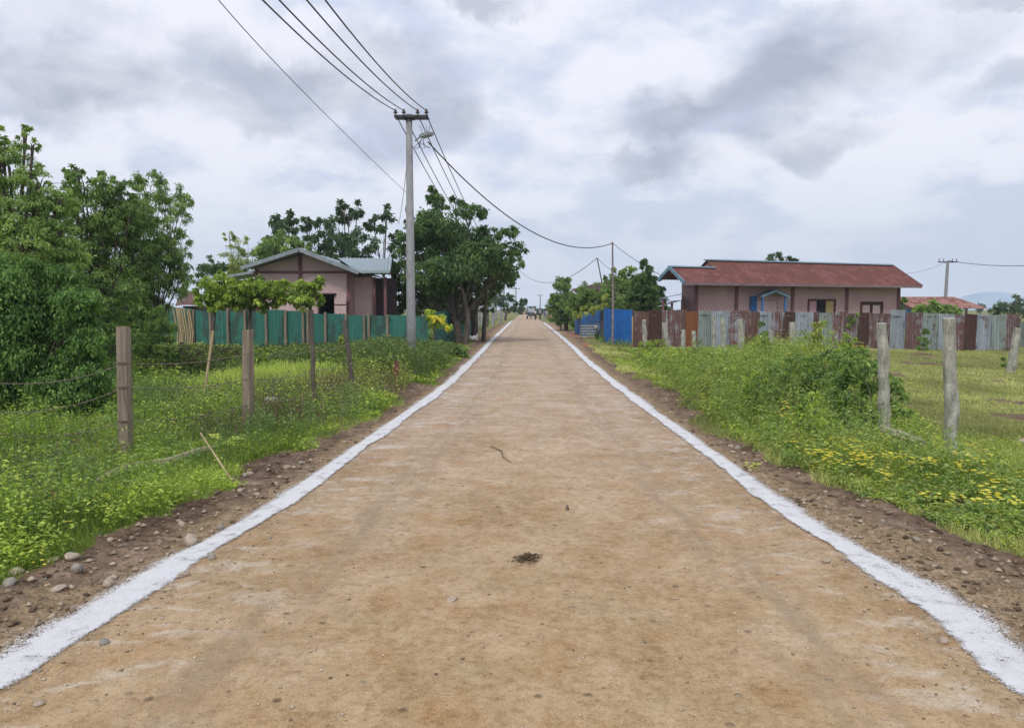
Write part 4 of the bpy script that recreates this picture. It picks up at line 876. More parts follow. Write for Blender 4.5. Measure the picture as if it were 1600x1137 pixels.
# ------------------------------------------------------------------ trees and shrubs
def rdir(n): v = RNG.normal(size=(n, 3)); return unit(v)
def crown_leaves(Lv, c, r, n_cl, per, leaf, asp=0.42, flat=0.85, droop=0.25, cl=0.30, up=0.5, tone0=0.5):
    """leaf clumps spread through an ellipsoid, denser near its surface"""
    u = rdir(n_cl); rad = RNG.uniform(0.35, 1.02, n_cl) ** 0.6; C = np.array(c) + u * rad[:, None] * np.array([r, r, r * flat])
    size = r * cl * RNG.uniform(0.6, 1.3, n_cl); tb = RNG.normal(0, 0.14, n_cl)
    Cr = np.repeat(C, per, 0); sr = np.repeat(size, per); n = len(Cr); o = rdir(n) * (RNG.uniform(0, 1, n) ** 0.5)[:, None] * sr[:, None] * np.array([1, 1, 0.65])
    P = Cr + o; out_ = unit(P - np.array(c) + 1e-4); d = unit(out_ * 0.6 + rdir(n) * 0.9 + np.array([0, 0, -0.25])); nn = unit(rdir(n) * 0.7 + np.array([0, 0, up]) + out_ * 0.5)
    L = leaf * RNG.uniform(0.6, 1.35, n); tone = np.clip(tone0 + np.repeat(tb, per) + RNG.normal(0, 0.16, n), 0, 1)
    Lv.add(P, d, nn, L, L * asp * RNG.uniform(0.8, 1.2, n), tone, droop)
def tree(name, label, D, base_px, blobs, mat, leaf, dens=1.0, trunk_r=0.16, cat='tree', group=None, asp=0.42, flat=0.85, droop=0.25, cl=0.30, fork=0.35, tone0=0.5, limbs=True, spread=0.35, sticks=0, bark=None, per=26, extra_trunks=()):
    """blobs: (px, py, radius px, depth offset). Real 3-D blobs at distance D"""
    bx = W(base_px, 482, D).x; z0 = ghs(bx, D) if D < 60 else 0.0
    t = thing(name, (bx, D, z0), label, cat, group); Lv = Leaves(); Cs = []
    for b in blobs:
        px, py, rp = b[:3]; dd = b[3] if len(b) > 3 else RNG.uniform(-spread, spread) * rp * D / F * 2
        q = b[4] if len(b) > 4 else 1.0
        c = W(px, py, D + dd); r = rp * D / F; Cs.append((c, r))
        per_ = per * 2; ncl = max(5, int(dens * q * DENS * (r / leaf) ** 2 / per_))
        crown_leaves(Lv, tuple(c), r, ncl, per_, leaf, asp, flat, droop, cl, tone0=tone0)
    Lv.build('crown', mat, t)
    if limbs:
        mb = MB(); top = sum((c for c, r in Cs), Vector()) / len(Cs); zf = z0 + (top.z - z0) * fork
        fk = Vector((bx + (top.x - bx) * .25, D, zf))
        mb.tube([(bx, D, z0 - .3), (bx + random.uniform(-.05, .05), D, z0 + (zf - z0) * .5), fk], [trunk_r * 1.15, trunk_r, trunk_r * .8], 8, .08)
        for (c, r) in Cs:
            m1 = fk.lerp(c, .5) + Vector((random.uniform(-.2, .2) * r, random.uniform(-.2, .2) * r, -0.1 * r)); rr = max(0.010, trunk_r * 0.28)
            mb.tube([fk - Vector((0, 0, .1)), m1, c, c + Vector((random.uniform(-.4, .4) * r, random.uniform(-.4, .4) * r, r * .1)) + (c - m1).normalized() * r * .25], [rr, rr * .75, rr * .45, rr * .12], 6, .08)
            for k in range(4):
                e = c + Vector((random.uniform(-.75, .75) * r, random.uniform(-.75, .75) * r, random.uniform(-.3, .5) * r)); mb.tube([c.lerp(m1, .3), c.lerp(e, .6) + Vector((0, 0, -.05 * r)), e], [rr * .35, rr * .2, rr * .07], 5)
        for (ex, dd) in extra_trunks:
            x_ = W(ex, 482, D).x; mb.tube([(x_, D + dd, z0 - .3), (x_ + random.uniform(-.2, .2), D + dd, 1.4), (x_ + random.uniform(-.3, .3), D + dd, 3.2)], [trunk_r * .8, trunk_r * .6, trunk_r * .4], 7, .1)
        mb.build('trunk', bark or M_bark, t)
    return t

DENS = 46.0
# big tree behind the utility pole (layered, spreading)
tree('spreading_tree', 'big dark layered tree right of the utility pole with several trunks', 37, 716,
     [(690, 350, 42, 0), (685, 312, 20, 0), (660, 345, 26, 1), (735, 330, 24, 0), (700, 385, 52, 1.5), (650, 400, 36, 2), (755, 388, 34, -1), (787, 362, 20, -.5), (800, 388, 22, 0), (765, 362, 16, 1),
      (722, 415, 48, -1), (680, 430, 46, 0), (770, 420, 38, 0), (800, 408, 17, -1), (745, 445, 30, 1), (640, 440, 30, 2), (655, 470, 24, 2.5), (700, 460, 26, 2), (795, 430, 14, 1), (676, 295, 9, 0), (712, 318, 16, 1), (720, 375, 44, 2), (665, 365, 34, 1), (750, 412, 40, 1), (700, 450, 40, 3, .8), (735, 465, 30, 3, .8), (660, 450, 34, 3), (785, 440, 20, 2), (765, 455, 22, 3), (690, 485, 26, 4), (725, 495, 22, 4, .8), (760, 480, 16, 4, .7), (632, 420, 24, 1), (628, 455, 24, 2), (634, 480, 20, 2), (640, 375, 22, 1), (620, 478, 14, 3), (690, 488, 22, 6, .8), (655, 485, 24, 6, .8), (725, 490, 22, 6, .8), (750, 470, 20, 6, .8), (705, 470, 26, 6, .8)],  # deepest low blobs are foliage added to block light behind the trunks
     M_dark, 0.17, 1.1, 0.17, asp=.45, flat=.55, cl=.26, extra_trunks=((700, 1.5), (728, -1), (742, 1), (752, 2), (735, 3)), fork=0.3, tone0=.55)
# trees behind the pink gabled house
tree('broadleaf_tree', 'tall dark sparse tree behind the gabled house, its crown just left of the pole', 50, 600,
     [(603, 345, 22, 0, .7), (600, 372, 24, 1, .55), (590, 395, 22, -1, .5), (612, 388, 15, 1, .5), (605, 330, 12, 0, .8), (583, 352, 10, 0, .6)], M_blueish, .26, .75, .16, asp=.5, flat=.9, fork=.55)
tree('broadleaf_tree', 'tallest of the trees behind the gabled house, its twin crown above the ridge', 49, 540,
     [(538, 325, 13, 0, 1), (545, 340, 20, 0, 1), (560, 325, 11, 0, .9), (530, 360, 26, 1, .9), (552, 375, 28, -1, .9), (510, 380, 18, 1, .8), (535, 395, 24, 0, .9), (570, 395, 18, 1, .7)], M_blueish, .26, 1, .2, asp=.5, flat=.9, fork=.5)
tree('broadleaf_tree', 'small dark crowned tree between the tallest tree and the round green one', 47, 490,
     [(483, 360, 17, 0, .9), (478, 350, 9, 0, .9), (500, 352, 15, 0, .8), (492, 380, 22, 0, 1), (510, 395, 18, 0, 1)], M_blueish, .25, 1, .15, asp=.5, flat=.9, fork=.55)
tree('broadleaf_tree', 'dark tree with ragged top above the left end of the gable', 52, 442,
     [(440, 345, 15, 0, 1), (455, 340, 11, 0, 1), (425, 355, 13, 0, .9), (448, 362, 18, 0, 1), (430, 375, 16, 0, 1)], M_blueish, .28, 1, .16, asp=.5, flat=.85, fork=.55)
tree('round_tree', 'rounded mid green tree just above the gable roof', 44, 437,
     [(436, 385, 26, 0), (460, 380, 16, 0), (415, 388, 18, 0), (478, 392, 14, 0), (445, 405, 26, 1), (410, 405, 22, 1)], M_mid, .17, 1.2, .14)
tree('feathery_tree', 'pale feathery tree with wispy tips left of the gabled house', 46, 372,
     [(372, 378, 16, 0, .45), (362, 395, 18, 0, .8), (388, 390, 14, 0, .5), (375, 412, 22, 0, 1), (395, 402, 12, 0, .7), (358, 368, 8, 0, .3)], M_olive, .16, .8, .1, asp=.28)
tree('dark_bush', 'low dark tree above the lean-to roof at the left', 47, 340,
     [(340, 415, 19, 0), (322, 425, 15, 0), (360, 420, 16, 0), (375, 425, 14, 0), (312, 436, 10, 0)], M_dark, .18, 1.2, .12)
# clipped flat topped row in front of the green fence
for (bpx, bl, lab) in ((332, [(345, 445, 26), (325, 455, 20), (365, 452, 22), (345, 466, 22), (318, 470, 14), (368, 470, 18), (348, 430, 10), (380, 462, 20), (335, 475, 16)], 'flat topped yellow green tree at the left of the clipped row'),
                       (387, [(392, 448, 20), (412, 450, 20), (390, 464, 22), (415, 468, 20), (400, 440, 12), (432, 470, 14), (425, 455, 18), (405, 478, 14), (375, 475, 14)], 'middle tree of the clipped row, bare trunk in front of the fence'),
                       (487, [(445, 450, 18), (465, 452, 20), (485, 452, 18), (495, 442, 11), (470, 468, 20), (450, 468, 16), (492, 466, 15), (500, 436, 6)], 'flat topped tree at the right of the clipped row beside the window')):
    tree('clipped_tree', lab, 27.5, bpx, bl, M_lime, .11, 1.35, .07, group='clipped flat topped trees before the green fence', flat=.7, tone0=.42, asp=.5, fork=.78)
# left edge masses
tree('leafy_tree', 'large pale green tree at the left picture edge', 16.5, 20,
     [(5, 235, 32, 0, .8), (40, 208, 15, 0, .5), (52, 228, 10, -.3, .5), (15, 262, 36, 0, .9), (60, 285, 32, 0, 1), (20, 320, 52, 0), (75, 330, 38, .3), (-40, 300, 60, .5), (30, 380, 52, -.4), (85, 385, 38, .2), (-30, 390, 60, .5), (100, 355, 20, 0), (-50, 230, 50, 1), (-8, 205, 22, 0, .8), (50, 340, 46, 0), (110, 400, 34, .2), (60, 400, 46, 0), (95, 310, 22, 0), (10, 410, 50, 0)],
     M_mid, .075, .95, .2, tone0=.66, fork=.4, cl=.24)
tree('leafy_tree', 'dense dark green tree between the edge tree and the willowy one', 20, 160,
     [(130, 285, 26, 0), (165, 290, 26, 0), (120, 265, 12, 0, .6), (190, 300, 24, 0), (150, 330, 46, 0), (195, 350, 44, .4), (130, 380, 44, 0), (180, 400, 50, .6), (150, 440, 46, .5), (200, 450, 42, .8), (110, 310, 22, 0), (160, 490, 46, .6), (190, 520, 40, .8), (105, 270, 8, 0, .4), (205, 325, 28, 0), (170, 360, 46, .6), (120, 420, 44, 0), (180, 455, 46, 0), (120, 470, 40, .8), (225, 400, 36, .8), (140, 530, 40, .5)],
     M_mid, .085, 1.0, .14, tone0=.45, fork=.35, cl=.24)
tree('willowy_tree', 'airy tree with drooping leaves and open crown right of the dense dark one', 21.5, 235,
     [(235, 290, 26, 0, .9), (262, 300, 24, 0, .8), (282, 320, 20, 0, .7), (240, 325, 32, 0, 1), (272, 345, 26, 0, .75), (292, 312, 10, 0, .6), (250, 275, 12, 0, .6), (285, 375, 18, 0, .9), (235, 370, 36, .3, 1), (265, 385, 26, 0, .9), (285, 405, 18, 0, .8), (245, 425, 38, 0, 1), (280, 440, 24, 0, .9), (220, 470, 34, .4, 1), (250, 470, 28, 0, 1), (290, 425, 12, 0, .6), (215, 285, 12, 0, .5), (215, 340, 30, .5, 1), (250, 395, 34, .3, 1), (210, 430, 34, .5, 1), (268, 412, 26, 0, .9), (225, 500, 34, .4, 1), (195, 490, 34, .8, 1)],
     M_mid, .11, 1.2, .06, asp=.26, droop=.5, tone0=.55, fork=.3, cl=.24)
tree('leafy_shrub', 'light green leafy shrub below the willowy tree beside the green fence', 19.5, 232,
     [(235, 500, 24, 0), (255, 520, 20, 0), (225, 535, 26, 0), (248, 550, 18, 0), (205, 560, 26, .4), (200, 520, 24, .8), (180, 560, 34, 1), (160, 590, 26, .8), (215, 590, 20, 0)], M_mid, .12, 1.3, .05, cat='shrub', asp=.4, tone0=.6, fork=.2)
for (lab, D, px, bl_, tn) in (('deep green undergrowth filling the gap below the dense dark tree', 17.5, 130, [(120, 470, 34), (160, 500, 34), (130, 540, 34), (175, 545, 30), (150, 580, 32), (190, 590, 24), (110, 440, 24), (200, 520, 24), (170, 460, 28), (200, 475, 22)], .36),
        ('low dark undergrowth between the light leafy shrub and the bamboo slats', 20, 250, [(235, 575, 18), (255, 570, 14), (270, 560, 10), (215, 590, 20), (245, 590, 14)], .35),
        ('mid green undergrowth right of the vine mound', 14.5, 150, [(150, 600, 22), (135, 570, 20), (165, 620, 18), (150, 635, 16), (185, 615, 14)], .5)):
    tree('leafy_shrub', lab, D, px, bl_, M_mid, .085, .9, .04, cat='shrub', tone0=tn, fork=.2, cl=.24)
bl = []
for (px, py, r) in [(120, 470, 30), (140, 530, 22), (145, 585, 22), (10, 445, 40), (60, 442, 32), (100, 462, 30), (-45, 460, 50), (20, 490, 46), (75, 500, 44), (112, 510, 28), (-40, 530, 54), (30, 555, 48), (90, 560, 44), (124, 555, 24), (-30, 600, 54), (40, 612, 46), (100, 610, 42), (136, 610, 24), (20, 655, 42), (80, 650, 40), (130, 648, 28), (-40, 660, 54), (155, 630, 18), (15, 690, 36), (65, 682, 34), (110, 672, 26), (-30, 700, 42), (148, 660, 16), (175, 640, 12)]: bl.append((px, py, r * RNG.uniform(.85, 1.1), RNG.uniform(-.3, .3)))
bl += [(50, 412, 16, 0), (5, 415, 18, 0), (95, 425, 16, 0), (118, 440, 14, 0), (138, 500, 13, 0), (150, 560, 15, 0), (165, 610, 14, 0), (-60, 410, 40, 0), (135, 465, 10, 0), (160, 655, 16, 0)]
tree('vine_mound', 'tall mound of dark heart leaved vines covering the left edge hedge', 11.6, 40, bl, M_vine, .042, 1.15, .05, cat='vines', asp=.72, droop=.6, cl=.5, tone0=.5, per=20, fork=.5)
# right hand group
tree('dome_tree', 'dark domed tree nearest the road on the right', 58, 885,
     [(880, 445, 14, 0), (882, 460, 19, 0), (870, 470, 14, 0), (893, 468, 15, 0), (872, 484, 14, 0), (890, 485, 16, 0), (882, 437, 9, 0), (880, 475, 22, 0), (868, 494, 14, 0), (895, 497, 14, 0)], M_mid, .18, 1.6, .16, tone0=.4, fork=.25)
tree('dark_bush', 'small dark bush standing at the foot of the domed tree', 57, 876, [(876, 497, 9, 0), (872, 490, 7, 0), (878, 504, 6, 0)], M_dark, .15, 1.6, .1, cat='bush', fork=.3)
tree('leafy_tree', 'mid green tree between the domed tree and the slim pole', 48, 925,
     [(915, 460, 20, 0), (935, 455, 17, 0), (905, 472, 17, 0), (928, 475, 22, 0), (948, 468, 15, 0), (903, 488, 12, 0), (925, 488, 16, 0), (940, 480, 20, 1), (910, 478, 22, 1), (895, 480, 14, 1), (952, 490, 16, 1)], M_mid, .17, 1.5, .14, tone0=.48, fork=.25)
tree('creeper', 'pale leaved creeper hanging over the dull blue fence', 43.5, 920,
     [(905, 487, 7, 0), (917, 484, 9, 0), (930, 482, 8, 0), (940, 474, 8, 0), (945, 462, 6, 0)], M_olive, .15, 1.3, .03, cat='creeper', tone0=.7, fork=.5)
tree('bushy_tree', 'sparse topped tree right of the slim pole', 46, 968,
     [(962, 425, 10, 0, .7), (978, 422, 13, 0, .7), (990, 430, 10, 0, .6), (970, 442, 18, 0, .8), (952, 432, 8, 0, .5), (960, 462, 22, 0), (985, 458, 20, 0), (975, 478, 18, 0), (945, 480, 12, 0), (1000, 478, 14, 0), (985, 445, 18, 0), (965, 475, 22, 1), (995, 462, 20, 1), (975, 490, 16, 1)], M_mid, .18, 1.3, .13, tone0=.5)
tree('conical_tree', 'dark pointed tree beside the gable end of the red roofed house', 42, 1010,
     [(1009, 408, 6, 0), (1011, 416, 9, 0), (1008, 428, 14, 0), (1018, 432, 11, 0), (1005, 445, 20, 0), (1020, 450, 16, 0), (1000, 462, 22, 0), (1018, 470, 20, 0), (1032, 455, 9, 0), (1004, 480, 18, 0), (1012, 455, 22, 0), (1022, 482, 18, 0), (1012, 440, 15, 0)], M_dark, .18, 1.5, .16, tone0=.5, fork=.4)
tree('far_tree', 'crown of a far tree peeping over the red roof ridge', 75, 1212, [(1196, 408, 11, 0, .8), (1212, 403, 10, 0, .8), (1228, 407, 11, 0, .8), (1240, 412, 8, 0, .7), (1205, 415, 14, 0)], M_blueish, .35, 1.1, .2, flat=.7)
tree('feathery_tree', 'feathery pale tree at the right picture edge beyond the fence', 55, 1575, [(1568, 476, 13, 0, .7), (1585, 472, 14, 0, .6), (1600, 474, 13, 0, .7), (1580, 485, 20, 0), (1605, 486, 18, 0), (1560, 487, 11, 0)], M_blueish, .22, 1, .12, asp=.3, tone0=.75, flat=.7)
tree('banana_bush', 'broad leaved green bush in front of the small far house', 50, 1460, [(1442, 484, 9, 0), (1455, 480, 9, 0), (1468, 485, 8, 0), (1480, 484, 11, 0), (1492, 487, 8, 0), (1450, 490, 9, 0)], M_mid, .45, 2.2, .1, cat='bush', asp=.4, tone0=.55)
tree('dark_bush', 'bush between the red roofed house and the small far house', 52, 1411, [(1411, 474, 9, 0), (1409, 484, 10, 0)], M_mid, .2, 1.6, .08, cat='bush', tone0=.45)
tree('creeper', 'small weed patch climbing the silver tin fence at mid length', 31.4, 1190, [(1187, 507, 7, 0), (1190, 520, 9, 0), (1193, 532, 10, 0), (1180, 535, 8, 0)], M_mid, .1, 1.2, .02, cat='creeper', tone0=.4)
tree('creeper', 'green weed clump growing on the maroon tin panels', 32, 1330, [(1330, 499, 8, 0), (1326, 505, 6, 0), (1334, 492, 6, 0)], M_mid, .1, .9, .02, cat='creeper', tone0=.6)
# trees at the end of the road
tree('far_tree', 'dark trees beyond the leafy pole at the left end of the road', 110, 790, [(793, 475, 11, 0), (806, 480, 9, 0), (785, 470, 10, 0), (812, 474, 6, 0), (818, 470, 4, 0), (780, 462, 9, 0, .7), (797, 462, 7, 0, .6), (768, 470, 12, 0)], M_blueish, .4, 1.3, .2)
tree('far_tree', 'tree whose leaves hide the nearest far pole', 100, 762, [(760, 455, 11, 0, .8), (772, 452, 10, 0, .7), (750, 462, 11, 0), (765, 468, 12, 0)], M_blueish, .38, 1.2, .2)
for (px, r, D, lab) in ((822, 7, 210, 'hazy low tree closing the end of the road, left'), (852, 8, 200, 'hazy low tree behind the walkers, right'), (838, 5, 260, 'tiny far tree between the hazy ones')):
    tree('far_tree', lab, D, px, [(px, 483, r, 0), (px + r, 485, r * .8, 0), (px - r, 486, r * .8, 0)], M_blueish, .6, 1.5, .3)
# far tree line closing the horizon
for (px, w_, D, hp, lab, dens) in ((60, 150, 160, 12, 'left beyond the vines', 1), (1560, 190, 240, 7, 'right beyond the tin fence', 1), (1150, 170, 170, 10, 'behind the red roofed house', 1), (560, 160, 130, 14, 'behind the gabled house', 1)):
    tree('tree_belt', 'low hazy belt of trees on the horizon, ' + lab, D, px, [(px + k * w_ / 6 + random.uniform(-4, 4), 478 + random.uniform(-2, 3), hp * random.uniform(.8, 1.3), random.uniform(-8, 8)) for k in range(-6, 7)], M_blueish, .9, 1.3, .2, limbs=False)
# far mountain, the blue of distance haze put into its colour
X_, Y_ = np.meshgrid(np.linspace(-700, 740, 160), np.linspace(760, 850, 10))
hz0 = 16 * np.exp(-((X_ - 505) / 45) ** 2) + 9 * np.exp(-((X_ - 640) / 120) ** 2) + 6 * fbm(X_ * .012, X_ * 0, 4) + 3 * np.exp(-((X_ + 300) / 160) ** 2)
prof = np.sin(np.linspace(0, PI, 10))[:, None]
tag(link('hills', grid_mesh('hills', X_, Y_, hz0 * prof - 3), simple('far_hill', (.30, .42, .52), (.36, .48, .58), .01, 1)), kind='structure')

# shrubs of the right verge
tree('leafy_shrub', 'dark green broad leaved shrub wrapped round the lichened post', 10.4, 1375,
     [(1340, 560, 26, .2), (1365, 590, 36, .5), (1330, 610, 34, .3), (1400, 610, 24, .4), (1345, 650, 34, .2), (1380, 655, 30, .55), (1300, 640, 30, .5), (1405, 640, 17, .3), (1310, 590, 24, .6)], M_mid, .075, 1.1, .02, cat='shrub', asp=.45, tone0=.48, fork=.15, per=20)
tree('leafy_shrub', 'dense dark shrub in the middle of the weeds, left of the wrapped post', 13, 1240,
     [(1215, 590, 26, 0), (1250, 580, 30, 0), (1290, 570, 26, 0), (1230, 620, 30, 0), (1270, 615, 32, 0), (1195, 620, 24, 0), (1245, 650, 24, 0)], M_mid, .085, 1.0, .02, cat='shrub', asp=.4, tone0=.42, fork=.15, per=20)
tree('leafy_shrub', 'small dark shrub among the low posts of the right verge', 19, 1125, [(1120, 575, 18, 0), (1138, 570, 16, 0), (1130, 595, 16, 0), (1112, 560, 10, 0)], M_mid, .10, 1.0, .02, cat='shrub', tone0=.38, fork=.15)
tree('leafy_shrub', 'little round green shrub at the foot of the far leaning post', 22.5, 1575, [(1573, 575, 11, 0), (1575, 563, 8, 0), (1570, 585, 10, 0)], M_mid, .09, 1.2, .02, cat='shrub', tone0=.35, fork=.2)
tree('leafy_shrub', 'slender dark weed bush standing alone in front of the silver tin', 30, 1443, [(1443, 530, 8, 0), (1445, 518, 6, 0), (1442, 541, 8, 0)], M_mid, .1, 1.2, .02, cat='shrub', tone0=.45, fork=.2)
for (lab, D, px, bl, mt, tn) in (('tall pale weed bush reaching up before the silver tin, left of the dark shrub', 15.5, 1185, [(1180, 560, 20), (1195, 545, 18), (1170, 580, 20), (1200, 580, 22), (1185, 600, 20), (1165, 600, 14), (1190, 530, 10)], M_olive, .45),
        ('tallest yellow green weed bush of the right verge', 15, 1272, [(1265, 530, 18), (1285, 520, 14), (1275, 550, 24), (1250, 555, 18), (1300, 545, 18), (1262, 575, 24), (1295, 575, 22), (1280, 507, 8)], M_olive, .6),
        ('yellow green weed bush close to the lichened post top', 14, 1335, [(1330, 545, 16), (1350, 555, 14), (1318, 560, 18), (1340, 575, 20), (1325, 530, 9)], M_lime, .4),
        ('loose pale weed bush on the shoulder side of the dark shrub', 11.2, 1175, [(1165, 610, 22), (1185, 600, 20), (1200, 625, 24), (1170, 640, 22), (1150, 650, 18), (1190, 585, 12)], M_lime, .35),
        ('ragged olive weed bush left of the dark shrub, nearer the road', 13.5, 1120, [(1110, 600, 16), (1130, 590, 16), (1120, 615, 18), (1145, 605, 16), (1125, 575, 8)], M_olive, .4),
        ('leafy lime weed bush between the dark shrub and the flowers', 9.6, 1265, [(1250, 650, 22), (1275, 640, 20), (1290, 665, 24), (1255, 675, 22), (1225, 665, 18), (1268, 622, 10)], M_lime, .4),
        ('grey green weed bush among the low pale posts', 20, 1085, [(1075, 555, 14), (1090, 545, 14), (1060, 570, 14), (1095, 570, 16), (1080, 585, 14)], M_olive, .35),
        ('bright green bush at the left end of the low posts', 24, 1020, [(1015, 545, 13), (1030, 540, 12), (1040, 553, 13), (1020, 560, 12), (1005, 540, 8)], M_lime, .4)):
    tree('weed_bush', lab, D, px, [(*b, RNG.uniform(-.3, .3), .55) for b in bl], mt, .075, 1.0, .02, cat='bush', asp=.36, tone0=tn, fork=.15, per=12, cl=.34)
# left verge shrubs
def shrub(lab, D, px, bl, mat, leaf, dens=1.1, **kw): return tree(kw.pop('name', 'leafy_shrub'), lab, D, px, bl, mat, leaf, dens, .025, cat='shrub', fork=.2, **kw)
shrub('leafy bush hanging over the ditch beside the split post', 18.5, 415, [(410, 560, 16), (425, 575, 16), (405, 585, 14), (420, 600, 12), (395, 550, 12)], M_lime, .09, tone0=.4)
shrub('pale weedy bush in front of the green fence between the two dark posts', 21, 525, [(515, 560, 16), (535, 550, 18), (500, 575, 14), (528, 580, 16), (540, 530, 10)], M_olive, .09, tone0=.45)
shrub('tangled green bush just left of the utility pole', 23, 605, [(580, 560, 18), (605, 555, 20), (625, 560, 16), (595, 580, 16), (620, 580, 14), (570, 545, 12)], M_mid, .09, tone0=.6)
shrub('low dense green bush right of the utility pole foot', 21.5, 665, [(660, 565, 16), (680, 560, 16), (665, 580, 14), (690, 575, 11), (650, 555, 12)], M_mid, .09, tone0=.6)
shrub('dark bush with stony grey leaves at the road bend', 26, 712, [(700, 545, 15), (718, 548, 13), (685, 545, 12), (730, 552, 9), (712, 560, 10)], M_mid, .12, tone0=.45, asp=.6)
shrub('small bush of yellow green leaves beside the tiny red signpost', 19.5, 573, [(567, 585, 9), (578, 592, 9), (570, 598, 7)], M_lime, .08, tone0=.85)
t = shrub('yellow flowering shrub at the corner of the green fence', 30, 683, [(675, 497, 8), (688, 500, 10), (698, 510, 6), (680, 508, 8), (672, 488, 5)], M_lime, .12, tone0=.6, name='flowering_shrub')
Lv = Leaves()
for (px, py, r) in ((684, 498, 8), (692, 502, 7), (676, 494, 6), (699, 511, 3)): crown_leaves(Lv, tuple(W(px, py, 29.6)), r * 29.6 / F, 7, 9, .08, .8, tone0=.5)
Lv.build('blossom', M_yflower, t)
shrub('dark leafy bush in the ditch right of the bamboo slats', 22, 350, [(335, 565, 16), (355, 560, 14), (370, 570, 14), (320, 575, 12)], M_brush, .10, .8, tone0=.3)
shrub('dark leafy bush in the ditch between the split post and the slim dark post', 22.5, 455, [(440, 560, 15), (460, 568, 16), (478, 560, 13), (450, 582, 12), (425, 570, 12)], M_brush, .10, .8, tone0=.3)
shrub('dry brown tangle in the ditch below the bamboo slats', 25, 330, [(290, 548, 16), (315, 555, 18), (345, 552, 14), (370, 560, 14), (395, 572, 12), (280, 565, 14)], M_dry, .10, 1.3, tone0=.3, name='dry_brush', asp=.25)
shrub('dry reddish brown thicket before the green fence', 21.5, 310, [(285, 560, 14), (305, 552, 14), (325, 562, 12), (300, 572, 12)], M_dry, .10, 1.0, tone0=.15, name='dry_brush', asp=.25)
shrub('small dry brown thicket left of the slim dark post', 21.3, 470, [(455, 572, 10), (470, 566, 11), (482, 574, 9)], M_dry, .09, .9, tone0=.15, name='dry_brush', asp=.25)
shrub('dark brush heap in the ditch behind the split post', 23.5, 450, [(440, 565, 18), (460, 575, 16), (430, 580, 14), (475, 560, 14)], M_dark, .09, tone0=.5, name='dry_brush')

# ------------------------------------------------------------------ herbs and grass (uncountable)
def scatter(n, px0, px1, d0, d1, pw=1.0):
    px = RNG.uniform(px0, px1, n); t = RNG.uniform(0, 1, n) ** pw; D = np.exp(np.log(d0) + t * (np.log(d1) - np.log(d0)))
    return (px - CX) / F * D * 1.0, D, px           # pixel column is only used to spread points evenly over the visible wedge
def weeds(Lv, x, y, h, n_per, leaf, spread, tone0=.5, asp=.45, stem=True, tall=False):
    m_ = len(x); z = gh(x, y); rep = np.repeat(np.arange(m_), n_per); n = len(rep)
    t = RNG.uniform(0.12, 1, n) ** .8; a = RNG.uniform(0, 2 * PI, n); lean = RNG.normal(0, .16, (m_, 2))
    hh = h[rep]; rr = spread[rep] * (1.05 - .65 * t) * RNG.uniform(.3, 1, n)
    P = np.stack([x[rep] + lean[rep, 0] * hh * t + np.cos(a) * rr, y[rep] + lean[rep, 1] * hh * t + np.sin(a) * rr, z[rep] + hh * t], -1)
    d = unit(np.stack([np.cos(a), np.sin(a), RNG.uniform(-.3, .7, n)], -1)); nn = unit(rdir(n) * .5 + np.array([0, 0, .9])); L = leaf[rep] * RNG.uniform(.55, 1.3, n)
    tn = np.clip(tone0 + RNG.normal(0, .13, m_)[rep] + RNG.normal(0, .13, n) + (t - .5) * .12, 0, 1)
    Lv.add(P, d, nn, L, L * asp * RNG.uniform(.7, 1.3, n), tn, .2)
    if stem:
        k = 2; rs = np.repeat(np.arange(m_), k); Ps = np.stack([x[rs] + RNG.normal(0, .02, m_ * k), y[rs] + RNG.normal(0, .02, m_ * k), z[rs] - .01], -1)
        Lv.blades(Ps, h[rs] * RNG.uniform(.7, 1.05, m_ * k), np.maximum(.004, y[rs] * .0008), .35, .25)
def outside(x, y, margin=0.0):
    pxx = CX + x / y * F
    return outside_(x, y, margin) & clear_of(x, y) & ~((pxx < 165) & (y > 10.1) & (y < 11.7) & (x < 0))
def outside_(x, y, margin=0.0):
    dl = xL(y) - x; dr = x - xR(y); return np.where(dl > dr, dl - shoulder_w(y, -1), dr - shoulder_w(y, 1)) > margin
sizeL = lambda y, b: np.maximum(b, y * .0042)

# grass of the left and right verge
Lg = Leaves(); x, y, px = scatter(215000, -450, 800, 3.0, 33, .8); k = (soil_mask(x, y) < .45) & (x < xL(y)); x, y = x[k], y[k]
h = RNG.uniform(.05, .17, len(x)) * (1 + .5 * (fbm(x * .9, y * .9, 61) > .55)) ; near = ss(.0, .6, (xL(y) - x) - shoulder_w(y, -1)); h *= .45 + .55 * near
tn = np.clip(.35 + (fbm(x * .7, y * .7, 62) - .5) * 1.1 + RNG.normal(0, .16, len(x)), 0, 1)
Lg.blades(np.stack([x, y, gh(x, y) - .01], -1), h, np.maximum(.007, y * .0012), tn, .85)
tag(Lg.build('grass', M_grass), 'bright green uncut grass of the left verge', 'grass', kind='stuff')
Lg = Leaves(); x, y, px = scatter(240000, 800, 2050, 4.2, 34, .8); k = (soil_mask(x, y) < .45) & (x > xR(y)); x, y = x[k], y[k]
fl = ss(9, 12, y) * ss(4.2, 6.2, x)
h = RNG.uniform(.04, .12, len(x)) * (1 - .45 * fl); tn = np.clip(.42 + (fbm(x * .6, y * .35, 63) - .5) * 1.5 + RNG.normal(0, .14, len(x)), 0, 1)
Lg.blades(np.stack([x, y, gh(x, y) - .01], -1), h, np.maximum(.007, y * .0012), tn, .9)
tag(Lg.build('grass', M_field), 'short yellow green grass of the grazed right field and verge', 'grass', kind='stuff')
